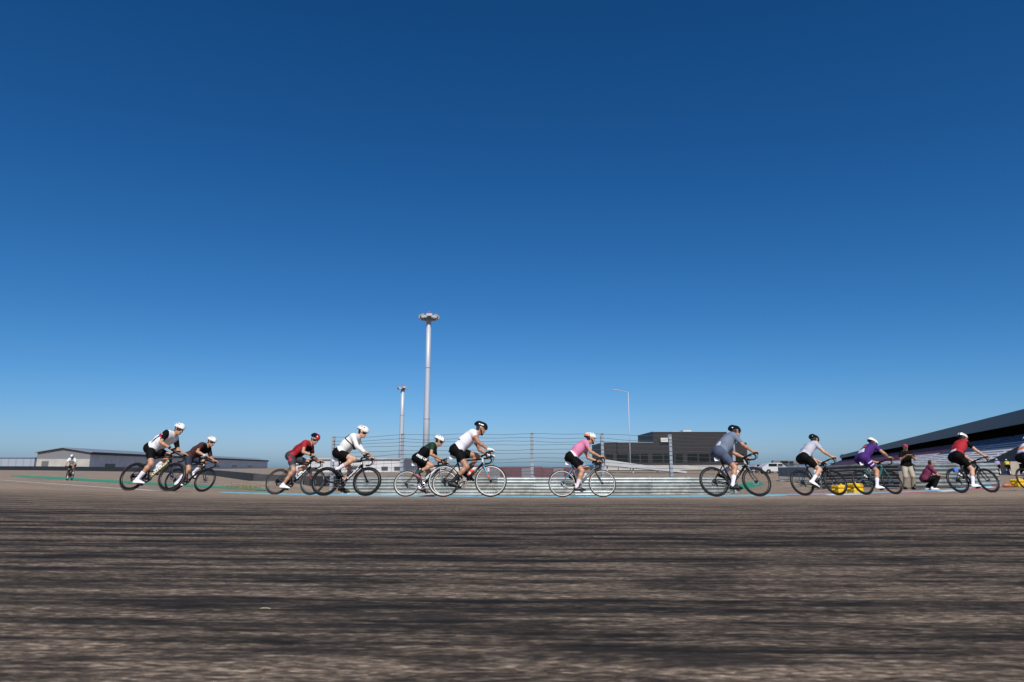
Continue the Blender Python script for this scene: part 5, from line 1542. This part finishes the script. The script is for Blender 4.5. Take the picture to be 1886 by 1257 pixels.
# ------------------------------------------------------------------ bystanders at the right
def bystander(loc, rotz, joints, wear, label):
    J = {k: np.array(v, float) for k, v in joints.items()}
    lo, hi = np.array([-.75, -.6, -.05]), np.array([.85, .6, 1.95])
    F = Field(lo, hi, .012)
    pel, ch, nk, hc = J['pel'], J['chest'], J['neck'], J['head']
    torso = [(pel + [0, -.08, 0], pel + [0, .08, 0], .12, .12), (pel + [0, -.05, 0], ch + [0, -.06, 0], .115, .12), (pel + [0, .05, 0], ch + [0, .06, 0], .115, .12), (nk + [0, -.13, -.05], nk + [0, .13, -.05], .075, .075), (ch, nk, .12, .08)]
    F.group(torso, k=.05, kk=0)
    f = J['look'] / np.linalg.norm(J['look']); l = np.cross([0, 0, 1], f); l /= np.linalg.norm(l); R = np.stack([f, l, np.cross(f, l)], 1)
    big, small = head_prims(R, hc)
    F.group([(nk, hc + R @ np.array([-.02, 0, -.05]), .058, .055)], kk=.03); F.group(big, k=.03, kk=.025); F.group(small, k=.008, kk=.01)
    armp, legp = {}, {}
    for s_, sg in (('r', -1), ('l', 1)):
        sh = nk + [0, sg * .175, -.07]; el, w = ik(sh, J['hand_' + s_], .29, .26, J.get('pole', np.array([-.6, sg * .5, -.4])))
        armp[s_] = (sh, el, w)
        F.group([(sh, el, .055, .042), (el, w, .042, .028)], k=.02, kk=.03)
        fd = (w - el) / np.linalg.norm(w - el); dn = np.array([.2, 0, -1.0]); dn -= fd * (dn @ fd); dn /= np.linalg.norm(dn); od = np.cross(fd, dn)
        palm, fing = hand_prims(w, fd, dn, od)
        F.group(palm, k=.015, kk=.015)
        for fg in fing: F.group(fg, k=.003, kk=.004)
        hip = pel + [0, sg * .09, -.03]; kn, an = ik(hip, J['foot_' + s_] + [0, 0, .09], .44, .43, J.get('kpole', np.array([1, sg * .1, 0])))
        legp[s_] = (hip, kn, an)
        F.group([(hip, kn, .095, .06), (kn, lin(kn, an, .3), .058, .06), (lin(kn, an, .3), an, .06, .038)], k=.03, kk=.03)
        ft = np.array([math.cos(.0), 0, 0])
        F.group([(an, J['foot_' + s_] + [-.03, 0, .04], .038, .038), (J['foot_' + s_] + [-.03, 0, .045], J['foot_' + s_] + [.15, 0, .03], .038, .028)], k=.02, kk=.02)
    V, Q = F.mesh(); ctr = V[Q].mean(1); hl = (ctr - hc) @ R
    hair = (hl[:, 2] > -.07) & (hl[:, 0] < -.01) & (np.linalg.norm(ctr - hc, axis=1) < .15)
    body = np_mesh('person', V, Q, [SKINS[2], M_HAIR], None, True, hair.astype(int))
    body.location = loc; body.rotation_euler = (0, 0, rotz); tag(body, label, 'person')
    F = Field(lo, hi, .012)
    F.group(torso, k=.05, infl=.014, kk=0, clips=[(pel + [0, 0, -.06], (0, 0, -1)), (nk + [0, 0, .03], (0, 0, 1))] if wear.get('upright', True) else [])
    for s_ in 'rl':
        sh, el, w = armp[s_]; v = (el - sh) / np.linalg.norm(el - sh)
        F.group([(sh, el, .055, .042)], infl=.014, kk=.03, clips=[(lin(sh, el, .75), v)])
    V, Q = F.mesh(); np_mesh('shirt', V, Q, wear['shirt'], body, True)
    F = Field(lo, hi, .012)
    F.group(torso[:1], infl=.010, kk=0)
    for s_ in 'rl':
        hip, kn, an = legp[s_]
        v = (an - kn) / np.linalg.norm(an - kn); q = wear.get('leg', .92)
        F.group([(hip, kn, .100, .078)], infl=.01, kk=.03); F.group([(kn, an, .078, .066)], infl=.01, kk=.03, clips=[(lin(kn, an, q), v)])
    V, Q = F.mesh(); np_mesh('trousers', V, Q, wear['trousers'], body, True)
    for s_ in 'rl':
        ft = J['foot_' + s_]
        F = Field(ft - .2, ft + .3, .010)
        F.group([(ft + [-.06, 0, .045], ft + [.08, 0, .04], .046, .048), (ft + [.08, 0, .04], ft + [.17, 0, .03], .048, .034), (ft + [-.04, 0, .05], ft + [-.04, 0, .09], .046, .046)], k=.02, kk=0, clips=[(ft + [0, 0, .004], (0, 0, -1))])
        V, Q = F.mesh(); np_mesh('shoe', V, Q, wear['shoes'], body, True)
    if wear.get('cap'):
        F = Field(hc - .2, hc + .25, .008)
        T = lambda x, y, z: hc + R @ np.array([x, y, z])
        F.group([(T(-.025, 0, .045), T(.012, 0, .048), .092, .088)], kk=0, clips=[(T(0, 0, .045), -R[:, 2])])
        F.group([(T(.07, -.03, .052), T(.15, -.02, .045), .012, .009), (T(.07, .03, .052), T(.15, .02, .045), .012, .009), (T(.07, 0, .054), T(.16, 0, .046), .012, .009)], k=.03, kk=.01)
        V, Q = F.mesh(); np_mesh('cap', V, Q, wear['cap'], body, True)
    return body
d1 = 27.0
xs = atx(1670, d1)
bystander((xs, d1, float(gz(xs, d1)) + .01), rad(-100), dict(pel=(0, 0, .93), chest=(.02, 0, 1.22), neck=(.03, 0, 1.45), head=(.06, 0, 1.60), look=np.array([1.0, .1, -.25]), hand_r=(.33, -.10, 1.28), hand_l=(.33, .10, 1.28), foot_r=(0, -.14, 0), foot_l=(.03, .14, 0)),
          dict(shirt=K, trousers=cloth('beige_cotton', (.40, .35, .27)), shoes=SHK, cap=cloth('red_cap', (.32, .05, .07))), 'standing person in black top, beige trousers and red cap behind the purple rider')
d2 = 26.2
xs = atx(1706, d2)
bystander((xs, d2, float(gz(xs, d2)) + .01), rad(-12), dict(pel=(-.12, 0, .42), chest=(.02, 0, .66), neck=(.10, 0, .86), head=(.17, 0, .99), look=np.array([1.0, 0, -.2]), hand_r=(.52, -.12, .52), hand_l=(.52, .12, .52), foot_r=(.12, -.14, 0), foot_l=(-.02, .16, 0), kpole=np.array([1, 0, .4])),
          dict(shirt=cloth('maroon_shirt', (.14, .02, .055)), trousers=K, shoes=SHW, upright=False), 'crouching person in maroon shirt and white shoes beside the bright short guard rail')

# ------------------------------------------------------------------ yellow blocks by the kerb
M_YEL = mat('yellow_plastic', (0.74, 0.46, 0.012), .45, var=.12, vscale=6)
def yellow_block(px, d, w, h_, label, foot=False):
    x = atx(px, d)
    g = empty('safety_block', (x, d, float(gz(x, d))), (0, 0, .25)); tag(g, label, 'block', 'yellow plastic blocks by the kerb')
    F = Field((-.5, -.4, -.05), (.5, .4, .6), .012)
    rr = .05
    for z0, z1, s in ((.05, h_ - .05, 1.0),):
        F.group([((-w + rr, y, z), (w - rr, y, z), rr, rr) for y in (-.14, -.05, .05, .14) for z in (.06, h_ * .4, h_ * .72, h_ - .06)], k=.04, kk=0, clips=[((0, 0, .004), (0, 0, -1))])
    F.group([((-w - .1, 0, h_ * .52), (w + .1, 0, h_ * .52), .022, .022)], kk=0)
    V, Q = F.mesh(); np_mesh('shell', V, Q, M_YEL, g, True)
    for z in (h_ * .26, h_ * .58):
        MB().ring([(w + .004, z - .012), (w + .012, z - .012), (w + .012, z + .012), (w + .004, z + .012)], 4, (0, 0, 0), axis='z')
    if foot: MB().box((-w - .05, -.22, .001), (w + .05, .22, .045)).build('foot', M_YEL, g)
    MB().tube([(0, -.0, h_ - .02), (0, 0, h_ + .03)], .04, 12).build('filler_cap', M_YEL, g, True)
yellow_block(1546, 23.6, .26, .32, 'yellow plastic block seen through the front wheel of the pale grey rider')
yellow_block(1571, 22.4, .19, .37, 'yellow plastic block with flat foot behind the purple rider', True)
yellow_block(1874, 27.5, .28, .32, 'yellow plastic block at the right edge of the picture')
M_ORB = mat('orange_brown_plastic', (0.42, 0.14, 0.06), .5)
x = atx(1851, 27.5); g = empty('orange_weight', (x, 27.5, float(gz(x, 27.5)))); tag(g, 'small orange-brown rubber weight left of the right-edge yellow block', 'weight')
MB().tube([(-.2, 0, .06), (-.1, 0, .09), (.1, 0, .09), (.2, 0, .06)], [.03, .08, .08, .03], 10).build('body', M_ORB, g, True)
MB().tube([(-.08, 0, .15), (-.06, 0, .2), (.06, 0, .2), (.08, 0, .15)], .012, 6).build('handle', M_ORB, g)

# ------------------------------------------------------------------ weeds along the rail and dry grass
def blade_mesh(nb, spread, hh, seed):
    r_ = random.Random(seed); mb = MB()
    for i in range(nb):
        a = r_.uniform(0, 6.28); q = spread * math.sqrt(r_.random()); x, y = q * math.cos(a), q * math.sin(a) * .5
        ht = hh * r_.uniform(.4, 1.0) * (1.1 - q / spread * .6); b = r_.uniform(0, 6.28); w = .006 + .004 * r_.random()
        lx, ly = math.cos(b) * ht * .35, math.sin(b) * ht * .35
        px_, py_ = -math.sin(b) * w, math.cos(b) * w
        mb.add([(x - px_, y - py_, -.03), (x + px_, y + py_, -.03), (x + lx * .4 + px_ * .8, y + ly * .4 + py_ * .8, ht * .6), (x + lx * .4 - px_ * .8, y + ly * .4 - py_ * .8, ht * .6), (x + lx, y + ly, ht)], [(0, 1, 2, 3), (3, 2, 4)])
    return mb
M_GR1 = mat('weed_green', (0.09, 0.13, 0.03), .8, var=.35, vscale=4); M_GR2 = mat('dry_grass', (0.22, 0.18, 0.075), .85, var=.3, vscale=4)
for i, (px, d, sp_, hh, m, lab) in enumerate([(984, 34.5, .42, .34, M_GR1, 'round green weed tuft at the foot of the rail left of the pink rider'), (1213, 34.8, .6, .17, M_GR1, 'low green weed patch at the rail right of the pink rider'), (948, 33.0, .55, .15, M_GR2, 'dry weed tuft at the rail under the front wheel of the white and orange rider'), (1160, 34.6, .5, .13, M_GR2, 'flat dry weed patch right of the pink rider'), (436, 33.0, 1.2, .22, M_GR2, 'dry grass clump right of the maroon rider')]):
    x = atx(px, d); g = empty('weed_tuft', (x, d, float(gz(x, d)))); tag(g, lab, 'weed', 'weeds by the rail')
    blade_mesh(420, sp_, hh, i).build('leaves', m, g)
gm = MB(); r_ = random.Random(3)
for i in range(9000):
    S_ = r_.uniform(-26, 14); L_ = -r_.uniform(3.5, 14) if r_.random() < .75 else -r_.uniform(14, 19)
    x, y = (float(v) for v in kp(S_, L_))
    if x < -13 and r_.random() < .5: continue
    cl = math.sin(x * .9) * math.sin(y * 1.3 + x * .3)
    if cl < .05: continue
    ht = r_.uniform(.03, .11); b = r_.uniform(0, 6.28); w = .012
    z = float(gz(x, y)) if i % 1 == 0 else 0
    gm.add([(x - w * math.sin(b), y + w * math.cos(b), z - .02), (x + w * math.sin(b), y - w * math.cos(b), z - .02), (x + math.cos(b) * ht * .5, y + math.sin(b) * ht * .5, z + ht)], [(0, 1, 2)])
tag(gm.build('dry_grass', M_GR2), 'sparse dry grass on the infield behind the kerb', 'grass', kind='stuff')

# small pale straw on the asphalt in the foreground
p = gnd(487, 1136, .5, 20)
MB().tube([(-.010, 0, .004), (-.003, 0.0004, .005), (.004, -.0002, .005), (.012, 0.0002, .004)], .0007, 6).build('straw', mat('pale_straw', (.6, .55, .36), .7), None, True, (p[0], p[1], p[2] + .012))
tag(bpy.data.objects['straw'], 'tiny pale straw lying on the dark asphalt in the foreground', 'straw')
